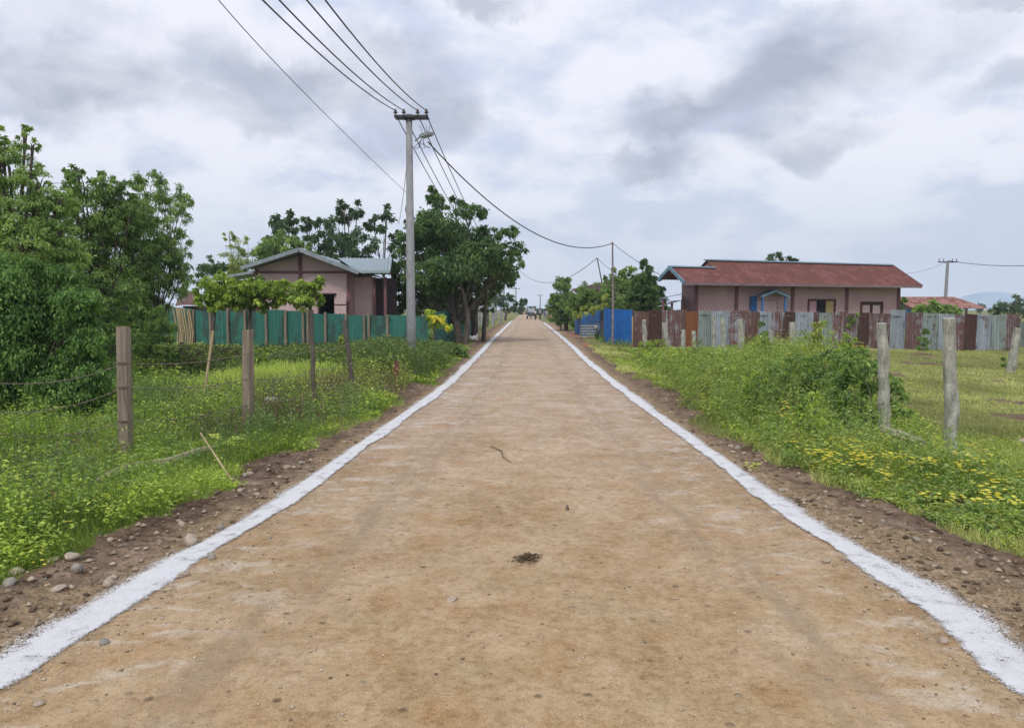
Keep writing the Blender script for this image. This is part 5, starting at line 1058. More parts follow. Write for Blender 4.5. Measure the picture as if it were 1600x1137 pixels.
# coarse far grass
Lg = Leaves(); x, y, px = scatter(30000, -60, 1660, 33, 90, 1); k = (np.abs(x - (xL(y) + xR(y)) / 2) > 3.6); x, y = x[k], y[k]
Lg.blades(np.stack([x, y, np.zeros(len(x)) - .02], -1), RNG.uniform(.15, .4, len(x)), y * .0018, np.clip(.35 + RNG.normal(0, .2, len(x)), 0, 1), .7)
tag(Lg.build('grass', M_mid), 'rough far grass beyond the fences', 'grass', kind='stuff')

# broad leaved herbs, left
Lw = Leaves(); x, y, px = scatter(21000, -450, 720, 3.2, 25, .8); k = outside(x, y, .02) & (x < 0) & (soil_mask(x, y) < .5) & (fbm(x * 1.9, y * 1.5, 73) + RNG.normal(0, .05, len(x)) > .46); x, y = x[k], y[k]
f_ = fbm(x * .55, y * .55, 71); h = RNG.uniform(.06, .24, len(x)) * (.7 + 2.1 * ss(.48, .66, f_)) * (.5 + 1.0 * fbm(x * 2.7, y * 2.7, 74)) * (.55 + .45 * ss(0, .8, (xL(y) - x) - shoulder_w(y, -1)))
weeds(Lw, x, y, h, 16, sizeL(y, .042), np.maximum(.10, h * .55), .55)
tag(Lw.build('herbs', M_lime), 'lime green broad leaved herbs over the left verge', 'herbs', kind='stuff')
Lw = Leaves(); x, y, px = scatter(1500, -60, 640, 3.6, 20, .8); k = outside(x, y, .4) & (x < 0) & (soil_mask(x, y) < .5); x, y = x[k], y[k]
h = RNG.uniform(.2, .5, len(x)); weeds(Lw, x, y, h, 18, sizeL(y, .05), np.maximum(.09, h * .3), .5, .38)
tag(Lw.build('herbs', M_mid), 'darker upright herbs standing in the left verge', 'herbs', kind='stuff')
Lw = Leaves(); x, y, px = scatter(1300, -80, 500, 4.0, 15, 1.0); k = outside(x, y, .35) & (x < 0) & (fbm(x * 1.1, y * .9, 75) > .52); x, y = x[k], y[k]
h = RNG.uniform(.35, .75, len(x)); weeds(Lw, x, y, h, 26, sizeL(y, .032), np.full(len(x), .09), .42, .3)
tag(Lw.build('lanky_weeds', M_brush), 'lanky dark stemmed weeds rising above the left verge', 'weeds', kind='stuff')
# ditch brush in front of the green fence
Lw = Leaves(); x, y, px = scatter(5200, 150, 745, 17, 29.5, 1); k = outside(x, y, .15) & (x < 0) & ((px > 540) | (y > 22.5) | ((y > 20.5) & (RNG.uniform(0, 1, len(x)) < .8)) | ((y > 18.8) & (RNG.uniform(0, 1, len(x)) < .25))); x, y = x[k], y[k]
h = RNG.uniform(.35, .8, len(x)) * (.55 + 1.1 * fbm(x * .6, y * .4, 91)) * (1 + .45 * ss(20, 25, y)); px = CX + x / y * F; h = np.minimum(h * 1.2, np.maximum(.15, (CH - (np.interp(px, [150, 420, 560, 600, 745], [536, 540, 532, 524, 540]) - HOR) * y / F) * RNG.uniform(.6, 1.05, len(x)))); weeds(Lw, x, y, h, 14, sizeL(y, .07), np.maximum(.12, h * .35), .48)
tag(Lw.build('brush', M_brush), 'mixed green brush in front of the green fence', 'brush', kind='stuff')
Lw = Leaves(); x, y, px = scatter(1300, 150, 640, 15, 29, 1); k = outside(x, y, .2) & (x < 0) & ((px > 540) | (y > 21)); x, y = x[k], y[k]
px = CX + x / y * F; h = np.minimum(RNG.uniform(.3, .8, len(x)), np.maximum(.15, (CH - (535 - HOR) * y / F) * RNG.uniform(.6, 1.1, len(x)))); weeds(Lw, x, y, h, 13, sizeL(y, .07), np.maximum(.12, h * .35), .6)
tag(Lw.build('brush', M_olive), 'yellowish brush scattered before the green fence', 'brush', kind='stuff')
Lw = Leaves(); x, y, px = scatter(3600, 100, 640, 9.5, 21, .8); k = outside(x, y, .1) & (x < 0) & (soil_mask(x, y) < .5) & (fbm(x * .9, y * .7, 76) > .42); x, y = x[k], y[k]
h = RNG.uniform(.12, .4, len(x)); weeds(Lw, x, y, h, 15, sizeL(y, .05), np.maximum(.1, h * .4), .42)
tag(Lw.build('herbs', M_mid), 'mid green herb clumps between the posts and the ditch', 'herbs', kind='stuff')
# bright mound of grass
Lg = Leaves(); c_ = G(335, 632); n = 6000; x = RNG.normal(c_.x, .62, n); y = RNG.normal(c_.y + 3.2, .8, n)
Lg.blades(np.stack([x, y, gh(x, y)], -1), RNG.uniform(.2, .55, n), np.full(n, .022), np.clip(.7 + RNG.normal(0, .15, n), 0, 1), .8)
tag(Lg.build('grass', M_grass), 'vivid green tuft of long grass near the bamboo stake', 'grass', kind='stuff')
# dead stalks
Lg = Leaves()
for (px, py, sx, sy, n, hm) in ((450, 625, 1.0, 1.0, 900, .5), (520, 605, .9, 1.2, 800, .5), (400, 655, .8, .7, 700, .45), (340, 640, .6, .7, 400, .45), (440, 668, .45, .5, 420, .5), (350, 690, .25, .4, 240, .42), (510, 640, .35, .6, 320, .45), (530, 618, .5, .9, 320, .45), (60, 780, .35, .5, 120, .55), (135, 755, .2, .3, 70, .5), (20, 830, .2, .3, 60, .4), (420, 636, .6, .7, 260, .35), (1020, 545, .6, 1.2, 260, .6), (1190, 640, .4, .8, 180, .7), (205, 700, .5, .4, 120, .3)):
    c_ = G(px, py); x = RNG.normal(c_.x, sx, n); y = RNG.normal(c_.y, sy, n); k = outside(x, y, .05); x, y = x[k], y[k]
    Lg.blades(np.stack([x, y, gh(x, y)], -1), RNG.uniform(.4, 1, len(x)) * hm, np.maximum(.005, y * .0007), np.clip(.4 + RNG.normal(0, .2, len(x)), 0, 1), .45)
    m_ = len(x) // 3; P = np.stack([x[:m_], y[:m_], gh(x[:m_], y[:m_]) + RNG.uniform(.3, 1, m_) * hm], -1); Lg.add(np.repeat(P, 3, 0) + RNG.normal(0, .03, (m_ * 3, 3)), rdir(m_ * 3), rdir(m_ * 3), .035, .015, RNG.uniform(.1, .7, m_ * 3))
tag(Lg.build('dead_stalks', M_dry), 'dry brown stalks and seed heads among the green', 'dead stalks', kind='stuff')

# right verge weeds
reg = np.array([  # D, px0, px1, height
    [5.4, 1560, 1700, .12], [6.2, 1420, 1700, .18], [7.0, 1270, 1640, .40], [8.0, 1205, 1500, .58], [9.5, 1150, 1400, .75], [12, 1080, 1370, 1.25], [14.5, 1060, 1350, 1.9], [17, 1040, 1330, 1.8], [20, 1020, 1290, 1.15], [25, 985, 1240, .7], [30, 975, 1200, .6]])
YC = ([900, 960, 1160, 1180, 1230, 1280, 1330, 1380, 1430, 1700], [543, 545, 540, 524, 514, 502, 518, 548, 610, 690])
def right_weeds(n, name, mat, hs_, per, base, tone, label, asp=.42, pxoff=0, pw=1.0, dmin=5.4):
    Lw = Leaves(); x, y, px = scatter(n, 950, 1700, dmin, 30, pw); a = np.interp(y, reg[:, 0], reg[:, 1]); b = np.interp(y, reg[:, 0], reg[:, 2]); hm = np.interp(y, reg[:, 0], reg[:, 3])
    e = (fbm(x * 1.5, y * 1.5, 81) - .5) * 90; k = (px > a + e) & (px < b + e + pxoff) & outside(x, y, .0) & ~((px > 1215) & (px < 1425) & (y > 8.9) & (y < 15) & (RNG.uniform(0, 1, len(x)) < .72)); x, y, hm = x[k], y[k], hm[k]
    px = CX + x / y * F; h = hm * RNG.uniform(*hs_, len(x)) * (.35 + 1.3 * fbm(x * 1.3, y * .9, 82)); h = np.minimum(h, np.maximum(.15, (CH - (np.interp(px, *YC) - HOR) * y / F) * RNG.uniform(.7, 1.05, len(x)))); h = h * (.32 + .68 * ss(0, .9, (x - xR(y)) - shoulder_w(y, 1))); weeds(Lw, x, y, h, per, sizeL(y, base), np.maximum(.09, h * .26), tone, asp)
    tag(Lw.build(name, mat), label, name.replace('_', ' '), kind='stuff'); return x, y, h
wx, wy, wh = right_weeds(3600, 'tall_weeds', M_olive, (.45, 1.0), 24, .048, .5, 'tall yellowish green weeds filling the right verge')
right_weeds(2200, 'tall_weeds', M_mid, (.4, .9), 22, .055, .55, 'darker green weeds mixed through the right verge')
right_weeds(1500, 'tall_weeds', M_lime, (.3, .75), 22, .05, .5, 'fresh lime green weeds along the right shoulder')
# low herbs right verge nearest
Lw = Leaves(); x, y, px = scatter(7600, 950, 2050, 4.6, 24, .9); k = outside(x, y, .02) & (soil_mask(x, y) < .5) & (px < np.interp(y, [5, 8, 10, 14, 24], [2050, 2000, 1480, 1400, 1300])); x, y = x[k], y[k]
h = RNG.uniform(.05, .15, len(x)); weeds(Lw, x, y, h, 13, sizeL(y, .034), np.maximum(.09, h * .6), .5)
tag(Lw.build('herbs', M_lime), 'low spreading herbs at the edge of the right shoulder', 'herbs', kind='stuff')
# yellow wildflowers, right
Lf = Leaves()
def blooms(x, y, z, n, s, sp):
    m_ = len(x); r = np.repeat(np.arange(m_), n); P = np.stack([x[r], y[r], z[r]], -1) + RNG.normal(0, 1, (m_ * n, 3)) * sp * np.array([1, 1, .4])
    q = np.repeat(P, 5, 0); a = np.tile(np.arange(5) * 2 * PI / 5, m_ * n); d = unit(np.stack([np.cos(a), np.sin(a), np.full(len(a), .25)], -1)); sz = np.repeat(s[r], 5)
    Lf.add(q, d, np.broadcast_to(np.array([0, 0, 1.0]), q.shape) + RNG.normal(0, .1, q.shape), sz, sz * .8, np.repeat(RNG.uniform(0, 1, m_ * n), 5), 0)
for (px, py, D, n, w_) in ((1175, 662, 9.6, 9, .35), (1195, 650, 10.4, 7, .3), (1180, 690, 8.8, 7, .2), (1265, 712, 8.3, 26, .34), (1310, 690, 8.6, 26, .3), (1355, 712, 8.0, 14, .22), (1420, 720, 7.6, 8, .25), (1205, 728, 8.1, 8, .1), (1340, 735, 7.5, 7, .3), (1550, 735, 7.2, 14, .35), (1540, 770, 6.3, 10, .25), (1250, 735, 7.9, 8, .25), (1347, 542, 22, 4, .2), (1240, 672, 9.3, 8, .3), (1400, 600, 14, 6, .6), (1500, 690, 8.6, 5, .5), (1120, 640, 11, 6, .5)):
    zz = .24 if D < 8.9 else (.5 if D < 12 else .9); D = (CH - zz) * F / (py - HOR) if D < 12 else D; c_ = W(px, py, D); n = int(n * 1.0); x = RNG.normal(c_.x, w_, n); y = RNG.normal(c_.y, w_ * .6, n); z = RNG.normal(c_.z, .04, n); k = outside(x, y, .03); x, y, z = x[k], y[k], z[k]; blooms(x, y, z, 5, np.full(len(x), .026 if D < 15 else .05), .05)
tag(Lf.build('yellow_wildflowers', M_yflower), 'clusters of small yellow wildflowers in the right verge weeds', 'wildflowers', kind='stuff')
Lf = Leaves()
for (px, py, D, n, w_) in ((15, 855, 4.9, 10, .18), (20, 835, 5.2, 6, .2), (545, 590, 18, 5, .3), (250, 625, 12, 4, .4), (572, 580, 19.3, 14, .25), (580, 596, 19.1, 10, .2)):
    c_ = W(px, py, D); x = RNG.normal(c_.x, w_, n); y = RNG.normal(c_.y, w_ * .8, n); z = np.maximum(gh(x, y) + .08, c_.z); blooms(x, y, z, 2, np.full(n, .016 if D < 9 else .045), .04)
tag(Lf.build('yellow_wildflowers', M_yflower), 'few yellow wildflowers in the left verge', 'wildflowers', kind='stuff')
Lf = Leaves()
for (px, py, D, n, w_) in ((175, 790, 6.4, 9, .12), (190, 800, 6.2, 5, .12), (90, 795, 6.3, 6, .12), (10, 830, 5.2, 4, .15), (250, 645, 11.6, 7, .3), (125, 665, 10, 6, .3), (128, 690, 9, 4, .3), (240, 640, 12, 5, .3)):
    c_ = W(px, py, D); x = RNG.normal(c_.x, w_, n); y = RNG.normal(c_.y, w_ * .8, n); z = np.maximum(gh(x, y) + .12, c_.z); blooms(x, y, z, 2, np.full(n, .013 * D / 6), .03)
tag(Lf.build('pink_wildflowers', M_pflower), 'few small salmon pink wildflowers in the left verge', 'wildflowers', kind='stuff')
# trampled litter in the soil of the shoulders
Lg = Leaves(); x, y, px = scatter(5200, -60, 1700, 2.6, 24, .8); k = (soil_mask(x, y) > .5) & ((x < xL(y) - .25) | (x > xR(y) + .25)); x, y = x[k], y[k]
P = np.stack([x, y, gh(x, y) + .008], -1); d = rdir(len(x)) * np.array([1, 1, .15]); Lg.add(P, unit(d), np.broadcast_to(np.array([0, 0, 1.]), P.shape) + RNG.normal(0, .2, P.shape), RNG.uniform(.02, .08, len(x)), RNG.uniform(.004, .012, len(x)), RNG.uniform(0, .8, len(x)), 0)
tag(Lg.build('dry_litter', M_dry), 'bits of dry straw and twigs on the bare shoulders', 'litter', kind='stuff')

# ------------------------------------------------------------------ stones
def rock_mesh(seed, flat=.62, sub=2):
    bm = bmesh.new(); bmesh.ops.create_icosphere(bm, subdivisions=sub, radius=.5); r_ = random.Random(seed); o = [Vector((r_.uniform(-1, 1), r_.uniform(-1, 1), r_.uniform(-1, 1))).normalized() for _ in range(7)]; of = [r_.uniform(.24, .42) for _ in o]
    for v in bm.verts:
        for n_, d_ in zip(o, of):
            k = v.co.dot(n_) - d_
            if k > 0: v.co -= n_ * k * .92
        v.co *= 1 + r_.uniform(-.03, .03); v.co.z *= flat; v.co.y *= .85
    me = bpy.data.meshes.new('stone'); bm.to_mesh(me); bm.free(); me.shade_smooth(); return me
RM = [rock_mesh(i, random.uniform(.5, .75)) for i in range(9)]
for i, me in enumerate(RM): me.materials.append(M_stoned if i % 3 == 0 else M_stone)
def stone(px, py, wpx, label, group=None, k=None, sink=.3, tall=1.0, name='stone'):
    p = G(px, py); s_ = wpx * 1.08 * p.y / F; o = bpy.data.objects.new(name, RM[k if k is not None else random.randrange(9)]); COL.objects.link(o)
    o.scale = (s_, s_ * random.uniform(.8, 1.1), s_ * tall); o.rotation_euler = (random.uniform(-.2, .2), random.uniform(-.2, .2), random.uniform(0, 6)); o.location = (p.x, p.y, float(top_h(np.array([p.x]), np.array([p.y]))[0]) + s_ * tall * (.30 - sink * .5)); return tag(o, label, 'stone', group)
GL = 'stones along the left shoulder'; GRt = 'stones along the right shoulder'
for a in ((122, 900, 30, 'grey bluish stone, largest of the cluster on the left shoulder', 0), (91, 924, 31, 'flat pale stone below the grey one on the left shoulder', 1), (27, 903, 28, 'brown stone at the weed edge near the left picture border', 2), (17, 925, 24, 'dark grey stone at the left picture border', 3), (84, 884, 26, 'flat brown stone half under the weeds', 4), (113, 888, 27, 'brown stone touching the top of the grey one', 5), (167, 912, 26, 'angular pale stone between the grey one and the lime line', 7), (297, 851, 34, 'broad rounded tan stone beside the left lime line', 8), (344, 826, 16, 'upright grey stone at the outer edge of the left lime line', 3), (331, 878, 14, 'upright stone on the inner edge of the left lime line', 6), (287, 905, 20, 'round stone dusted with lime on the inner line edge', 5), (1290, 882, 17, 'round brown stone inside the right lime line', 2), (1474, 1008, 18, 'low brown stone inside the right lime line near the viewer', 4), (1439, 800, 20, 'pale stone in the grass edge of the right shoulder', 1), (1432, 850, 14, 'grey stone with white chip on the right shoulder', 0), (1424, 768, 13, 'tan stone under the right hand weeds', 7), (705, 948, 24, 'flat pale stone set in the middle of the road', 1), (1548, 688, 20, 'flat pinkish stone lying in the grazed field', 4), (1597, 694, 26, 'brown lump of stone at the right edge of the field', 2), (62, 1108, 18, 'small tan stone on the road near the left line', 5), (164, 1012, 18, 'brown stone just inside the left line', 6), (62, 1056, 9, 'little dark pebble on the left lime line', 3)):
    stone(*a[:4], k=a[4], tall=1.5 if 'upright' in a[3] else (.5 if 'flat' in a[3] else 1.0), sink=.5 if 'flat' in a[3] else .3)
def stone_label(p, w_, k, side):
    size = 'tiny' if w_ < 6.5 else ('small' if w_ < 10 else ('fist sized' if w_ < 15 else 'larger')); tone = 'grey' if k % 3 == 0 else 'tan'
    e = (float(xL(p.y)) - p.x) if side == 'left' else (p.x - float(xR(p.y)))
    wh = 'inside the %s lime line' % side if e < 0 else ('just outside the %s lime line' % side if e < .42 else ('in the middle of the %s shoulder' % side if e < .68 else 'against the weeds of the %s shoulder' % side))
    far = 'nearest the viewer' if p.y < 4 else ('a few steps ahead' if p.y < 5.6 else ('before the first posts' if p.y < 7.4 else 'beside the first posts'))
    return '%s %s stone %s, %s' % (size, tone, wh, far)
def many(n, f, wr, label, group):
    i = 0
    while i < n:
        px, py = f(); p = G(px, py)
        if p.y < 2.6: continue
        w_ = random.uniform(*wr); k = random.randrange(9); sd_ = 'left' if p.x < 0.1 else 'right'; stone(px, py, w_, stone_label(p, w_, k, sd_), group, k=k, sink=.5); i += 1
def shoulderL():
    y = random.uniform(2.9, 8.5) ; x = float(xL(y)) - random.uniform(.22, .95); return CX + x / y * F, HOR + CH / y * F
def shoulderR():
    y = random.uniform(3.6, 9.5); x = float(xR(y)) + random.uniform(.22, 1.0); return CX + x / y * F, HOR + CH / y * F
many(42, shoulderL, (5, 16), 'small brown stone in the loose soil of the left shoulder', GL)
many(46, shoulderR, (4, 12), 'small brown stone in the loose soil of the right shoulder', GRt)
def inner():
    y = random.uniform(2.7, 9); e = random.uniform(.16, .4); x = float(xL(y)) + e if random.random() < .5 else float(xR(y)) - e; return CX + x / y * F, HOR + CH / y * F
many(34, inner, (4, 9), 'small pebble lying just inside a lime line', 'pebbles beside the lime lines')
# gravel: uncountable
def gravel(n, fx_, fy_, s0, s1, name, mat, label, seed):
    r_ = np.random.default_rng(seed); x, y = fx_, fy_; n = len(x); base = np.array([[1, 0, 0], [-1, 0, 0], [0, 1, 0], [0, -1, 0], [0, 0, 1], [0, 0, -.5], ], float) * .5
    s_ = (s0 + (s1 - s0) * r_.uniform(0, 1, n) ** 3); ang = r_.uniform(0, 6.3, n); z = top_h(x, y)
    V = base[None] * s_[:, None, None] * r_.uniform(.55, 1.25, (n, 6, 1)) * np.array([1, 1, .6]); c, s2 = np.cos(ang), np.sin(ang)
    Vx = V[..., 0] * c[:, None] - V[..., 1] * s2[:, None]; Vy = V[..., 0] * s2[:, None] + V[..., 1] * c[:, None]
    V = np.stack([Vx + x[:, None], Vy + y[:, None], V[..., 2] + z[:, None] + s_[:, None] * .1], -1)
    T = np.array([[0, 2, 4], [2, 1, 4], [1, 3, 4], [3, 0, 4], [2, 0, 5], [1, 2, 5], [3, 1, 5], [0, 3, 5]]); fs = (T[None] + (np.arange(n) * 6)[:, None, None]).reshape(-1, 3)
    me = bpy.data.meshes.new(name); me.vertices.add(n * 6); me.vertices.foreach_set('co', V.reshape(-1).astype(np.float32)); m_ = len(fs); me.loops.add(m_ * 3); me.polygons.add(m_); me.loops.foreach_set('vertex_index', fs.reshape(-1).astype(np.int32)); me.polygons.foreach_set('loop_start', np.arange(0, m_ * 3, 3, dtype=np.int32)); me.polygons.foreach_set('use_smooth', np.ones(m_, bool)); me.update(calc_edges=True)
    a = me.attributes.new('tone', 'FLOAT', 'FACE'); a.data.foreach_set('value', np.repeat(r_.uniform(0, 1, n), 8).astype(np.float32)); tag(link(name, me, mat), label, 'gravel', kind='stuff')
M_grav = leaf_mat('gravel_tones', [(0, (.14, .10, .065)), (.4, (.34, .26, .18)), (1, (.62, .54, .43))], 0.0, .9)
M_clod = leaf_mat('clod_tones', [(0, (.075, .05, .034)), (.5, (.21, .15, .095)), (1, (.46, .37, .27))], 0.0, .95)
x, y, px = scatter(24000, -60, 1700, 2.6, 22, .7); dl, dr = xL(y) - x, x - xR(y); k = ((dl > .12) | (dr > .12)) & (soil_mask(x, y) > .4); gravel(0, x[k], y[k], .008, .075, 'gravel', M_clod, 'loose clods and gravel on the bare soil shoulders', 1)
x, y, px = scatter(26000, -60, 1700, 2.6, 16, .7); e = np.minimum(x - xL(y), xR(y) - x); k = (e > .05) & (RNG.uniform(0, 1, len(x)) < .18 + .82 * np.exp(-((e - .2) / .22) ** 2)); gravel(0, x[k], y[k], .005, .026, 'gravel', M_grav, 'fine gravel scattered on the packed dirt road', 2)

# ------------------------------------------------------------------ small things on the ground
c_ = G(824, 884); mb = MB()
for k in range(110):
    a = random.uniform(0, 6.28); r = abs(random.gauss(0, .042)); p = Vector((c_.x + math.cos(a) * r * 1.3, c_.y + math.sin(a) * r, .05 + random.uniform(0, .035) * max(0, 1 - r / .12))); d = Vector((random.uniform(-1, 1), random.uniform(-1, 1), random.uniform(-.25, .35))).normalized() * random.uniform(.012, .034)
    mb.tube([p - d, p + d], random.uniform(.002, .0045), 4)
tag(mb.build('straw_clump', simple('dark_straw', (.05, .035, .022), (.17, .12, .07), 30)), 'dark scattered clump of dung and straw in the middle of the road', 'straw clump')
a, b = G(766, 703), G(800, 729); stick([a + Vector((0, 0, .05)), a.lerp(b, .35) + Vector((.05, 0, .055)), a.lerp(b, .7) + Vector((-.02, 0, .05)), b + Vector((0, 0, .045))], [.005, .010, .008, .004], 'thin curved brown twig lying on the road', 'twig', 'twig', simple('twig_brown', (.13, .085, .05), (.26, .18, .11), 20), .2)
a = G(886, 803); mb = MB(); mb.tube([a + Vector((0, 0, .03)), a + Vector((.003, 0, .055)), a + Vector((.0, .01, .075))], [.02, .016, .006], 7, .2); tag(mb.build('seed_pod', M_postd), 'tiny dark upright pod on the road centre', 'seed pod')
a = W(1375, 690, 9.9); b = W(1441, 709, 9.2); mb = MB(); a.z = ghs(a.x, a.y) + .12; b.z = ghs(b.x, b.y) + .07; mb.tube([a, a.lerp(b, .5), b], [.055, .065, .05], 8, .15)
tag(mb.build('fallen_log', simple('bleached_log', (.25, .2, .16), (.5, .44, .38), 8)), 'short bleached log lying behind the weeds between the two big posts', 'log')
p = G(425, 645); mb = MB(); pts = []; bm = bmesh.new(); bmesh.ops.create_icosphere(bm, subdivisions=3, radius=.1)
for v in bm.verts: v.co = Vector((v.co.x * 1.0, v.co.y * .8, v.co.z * .5)) * (1 + random.uniform(-.22, .22))
me = bpy.data.meshes.new('plastic_bag'); bm.to_mesh(me); bm.free(); o = link('plastic_bag', me, M_white); o.location = (p.x, p.y, .22); tag(o, 'crumpled white plastic bag caught in the left weeds', 'plastic bag')
# tiny red signpost
p = G(620, 606); t = thing('marker_post', (p.x, p.y, 0), 'tiny brown red marker on a pale stick left of the pole foot', 'marker')
mb = MB(); mb.tube([(p.x, p.y, -.05), (p.x, p.y, .45)], .018, 6); mb.build('stick', M_bamboo, t)
mb = MB(); q = W(620, 577, p.y); mb.prism([(q.x - .09, q.y - .02, q.z - .12), (q.x + .09, q.y - .02, q.z - .12), (q.x + .09, q.y - .02, q.z + .02), (q.x + .02, q.y - .02, q.z + .2), (q.x - .02, q.y - .02, q.z + .2), (q.x - .09, q.y - .02, q.z + .02)], (0, .05, 0)); mb.build('marker_head', simple('red_brown', (.10, .04, .035), (.2, .08, .06), 12), t)
# big leaf lying by the branch
p = gz(345, 705, .12); Lv = Leaves(); P = np.array([[p.x, p.y, p.z]] * 5) + RNG.normal(0, .03, (5, 3)); Lv.add(P, unit(np.array([[1, -.1, -.1], [.8, .5, 0], [1, -.5, .1], [.6, -.6, .1], [-.5, .3, .2]])), np.array([[0, -.4, 1.]] * 5), .26, .12, .95, .1)
tag(Lv.build('fallen_leaves', M_lime), 'large pale green leaves lying at the end of the fallen branch', 'leaves')
p = gz(1172, 734); Lv = Leaves(); weeds(Lv, np.array([p.x, p.x + .05]), np.array([p.y, p.y]), np.array([.08, .06]), 14, np.array([.045, .04]), np.array([.06, .05]), .95)
tag(Lv.build('seedling', M_lime), 'single bright yellow green seedling on the bare right shoulder', 'seedling')

# row of fence posts down the road, left
for i, (px, by, ty, ww, lab) in enumerate(((744, 517, 478, .17, 'dark'), (748.5, 514, 480, .13, 'pale'), (753.5, 512, 479, .22, 'bluish concrete'), (761.5, 511, 490, .14, 'mossy dark'), (770, 508, 474, .26, 'grey concrete'), (782, 505, 482, .2, 'thin dull'), (736, 516, 482, .12, 'slanting'))):
    p = G(px, by); q = W(px, ty, p.y); mb = MB(); mb.tube([(p.x, p.y, -.1), (p.x + .03, p.y, q.z * .5), (p.x + (.25 if 'slant' in lab else 0), p.y, q.z)], ww / 2 + .03, 7, .05)
    tag(mb.build('roadside_post', M_postd if 'dark' in lab or 'slant' in lab else M_concrete), lab + ' fence post in the distant roadside row left of the road', 'fence post', 'distant roadside posts')
D = 68; mb = MB()
for k, z in enumerate((.5, 1.0, 1.5)): mb.tube([(W(735, 500, 45).x, 45, z), (W(782, 500, 95).x, 95, z)], .02, 4)
tag(mb.build('fence_wire', M_wire), 'thin wires strung along the distant roadside posts', 'wire')

# ------------------------------------------------------------------ people and the small truck far down the road
def skin_obj(name, verts, edges, radii, mat, parent=None, root=0):
    me = bpy.data.meshes.new(name); me.from_pydata([Vector(v) for v in verts], edges, []); me.materials.append(mat)
    o = bpy.data.objects.new(name, me); COL.objects.link(o)
    sk = o.modifiers.new('skin', 'SKIN')
    if not me.skin_vertices: me.skin_vertices.new()
    for i, r in enumerate(radii): me.skin_vertices[0].data[i].radius = (r, r) if not isinstance(r, tuple) else r; me.skin_vertices[0].data[i].use_root = (i == root)
    ss_ = o.modifiers.new('smooth', 'SUBSURF'); ss_.levels = 1; ss_.render_levels = 1
    if parent: o.parent = parent
    return o
M_skin = simple('skin', (.22, .12, .08), (.28, .16, .11), 4, .6); M_hair = simple('hair', (.01, .01, .01), (.03, .025, .02), 20, .5)
def cloth(n_, c): return simple('cloth_' + n_, L3(c, .85), c, 5, .9)
C_wt, C_gy, C_dk, C_pr, C_pk, C_bl = cloth('white', (.62, .62, .64)), cloth('grey', (.34, .35, .38)), cloth('black', (.02, .02, .025)), cloth('purple', (.22, .06, .13)), cloth('pink', (.52, .26, .30)), cloth('blue', (.12, .18, .3))
def person(px, by, label, top, bottom, skirt=False, h=1.66, stride=.16, rz=0.0, arm=.1, D=None):
    p = G(px, by) if D is None else W(px, by, D); t = thing('person', (p.x, p.y, 0.02), label, 'person', 'people on the road', rz); k = h / 1.7; s = stride
    V = [(0, 0, .92), (0, 0, 1.12), (0, 0, 1.36), (0, 0, 1.47), (0, -.02, 1.56), (0, -.02, 1.66),                       # pelvis .. head
         (.19, 0, 1.38), (.25, arm, 1.12), (.24, arm - .18, .90), (.24, arm - .24, .82),
         (-.19, 0, 1.38), (-.25, -arm, 1.12), (-.24, -arm - .12, .90), (-.24, -arm - .16, .82),
         (.09, 0, .86), (.10, s * .6, .48), (.10, s, .07), (.10, s - .14, .03),
         (-.09, 0, .86), (-.10, -s * .6, .48), (-.10, -s, .07), (-.10, -s - .14, .03)]
    E = [(0, 1), (1, 2), (2, 3), (3, 4), (4, 5), (2, 6), (6, 7), (7, 8), (8, 9), (2, 10), (10, 11), (11, 12), (12, 13), (0, 14), (14, 15), (15, 16), (16, 17), (0, 18), (18, 19), (19, 20), (20, 21)]
    Rr = [.13, .12, .13, .055, .095, .085, .055, .042, .032, .035, .055, .042, .032, .035, .085, .055, .04, .035, .085, .055, .04, .035]
    V = [(x * k, y * k, z * k) for x, y, z in V]; Rr = [r * k for r in Rr]
    skin_obj('body', V, E, Rr, M_skin, t)
    idx = [0, 1, 2, 3, 6, 7, 10, 11]; mp = {a: i for i, a in enumerate(idx)}
    ee = [(mp[a], mp[b]) for a, b in E if a in mp and b in mp]; skin_obj('shirt', [V[i] for i in idx], ee, [Rr[i] + (.03 if i < 3 else .012) * k for i in idx], top, t)
    if skirt:
        mb = MB(); mb.tube([(0, 0, 1.0 * k), (0, 0, .86 * k), (0, 0.02, .5 * k), (0, .02, .16 * k)], [.135 * k, .175 * k, .2 * k, .2 * k], 12); o = mb.build('skirt', bottom, smooth=True); o.parent = t
    else:
        idx = [0, 14, 15, 16, 18, 19, 20]; mp = {a: i for i, a in enumerate(idx)}; ee = [(mp[a], mp[b]) for a, b in E if a in mp and b in mp]
        skin_obj('trousers', [V[i] for i in idx], ee, [Rr[i] + .018 * k for i in idx], bottom, t)
    bm = bmesh.new(); bmesh.ops.create_uvsphere(bm, u_segments=12, v_segments=8, radius=.108 * k)
    for v in bm.verts: v.co.z = v.co.z * 1.05 + 1.655 * k; v.co.y += .02 * k
    me = bpy.data.meshes.new('hair'); bm.to_mesh(me); bm.free(); me.shade_smooth(); o = link('hair', me, M_hair); o.parent = t
    return t
person(844, 500.7, 'person in pale grey shirt and black trousers standing on the road', C_gy, C_dk, h=1.74, stride=.24, rz=.9, D=108)
person(836, 500, 'person in light shirt and dark trousers beside the little truck', C_wt, C_dk, h=1.6, stride=.2, rz=.7, D=111)
person(856, 501, 'person in white top and long purple skirt walking right of the road', C_wt, C_pr, True, 1.52, rz=3.2, D=106)
person(861, 500.5, 'person in pink top and pink skirt farther right', C_pk, C_pk, True, 1.4, rz=3.0, D=109)
person(864.5, 500.5, 'person in white top and pink skirt at the far right of the group', C_wt, C_pk, True, 1.3, rz=3.3, D=112)
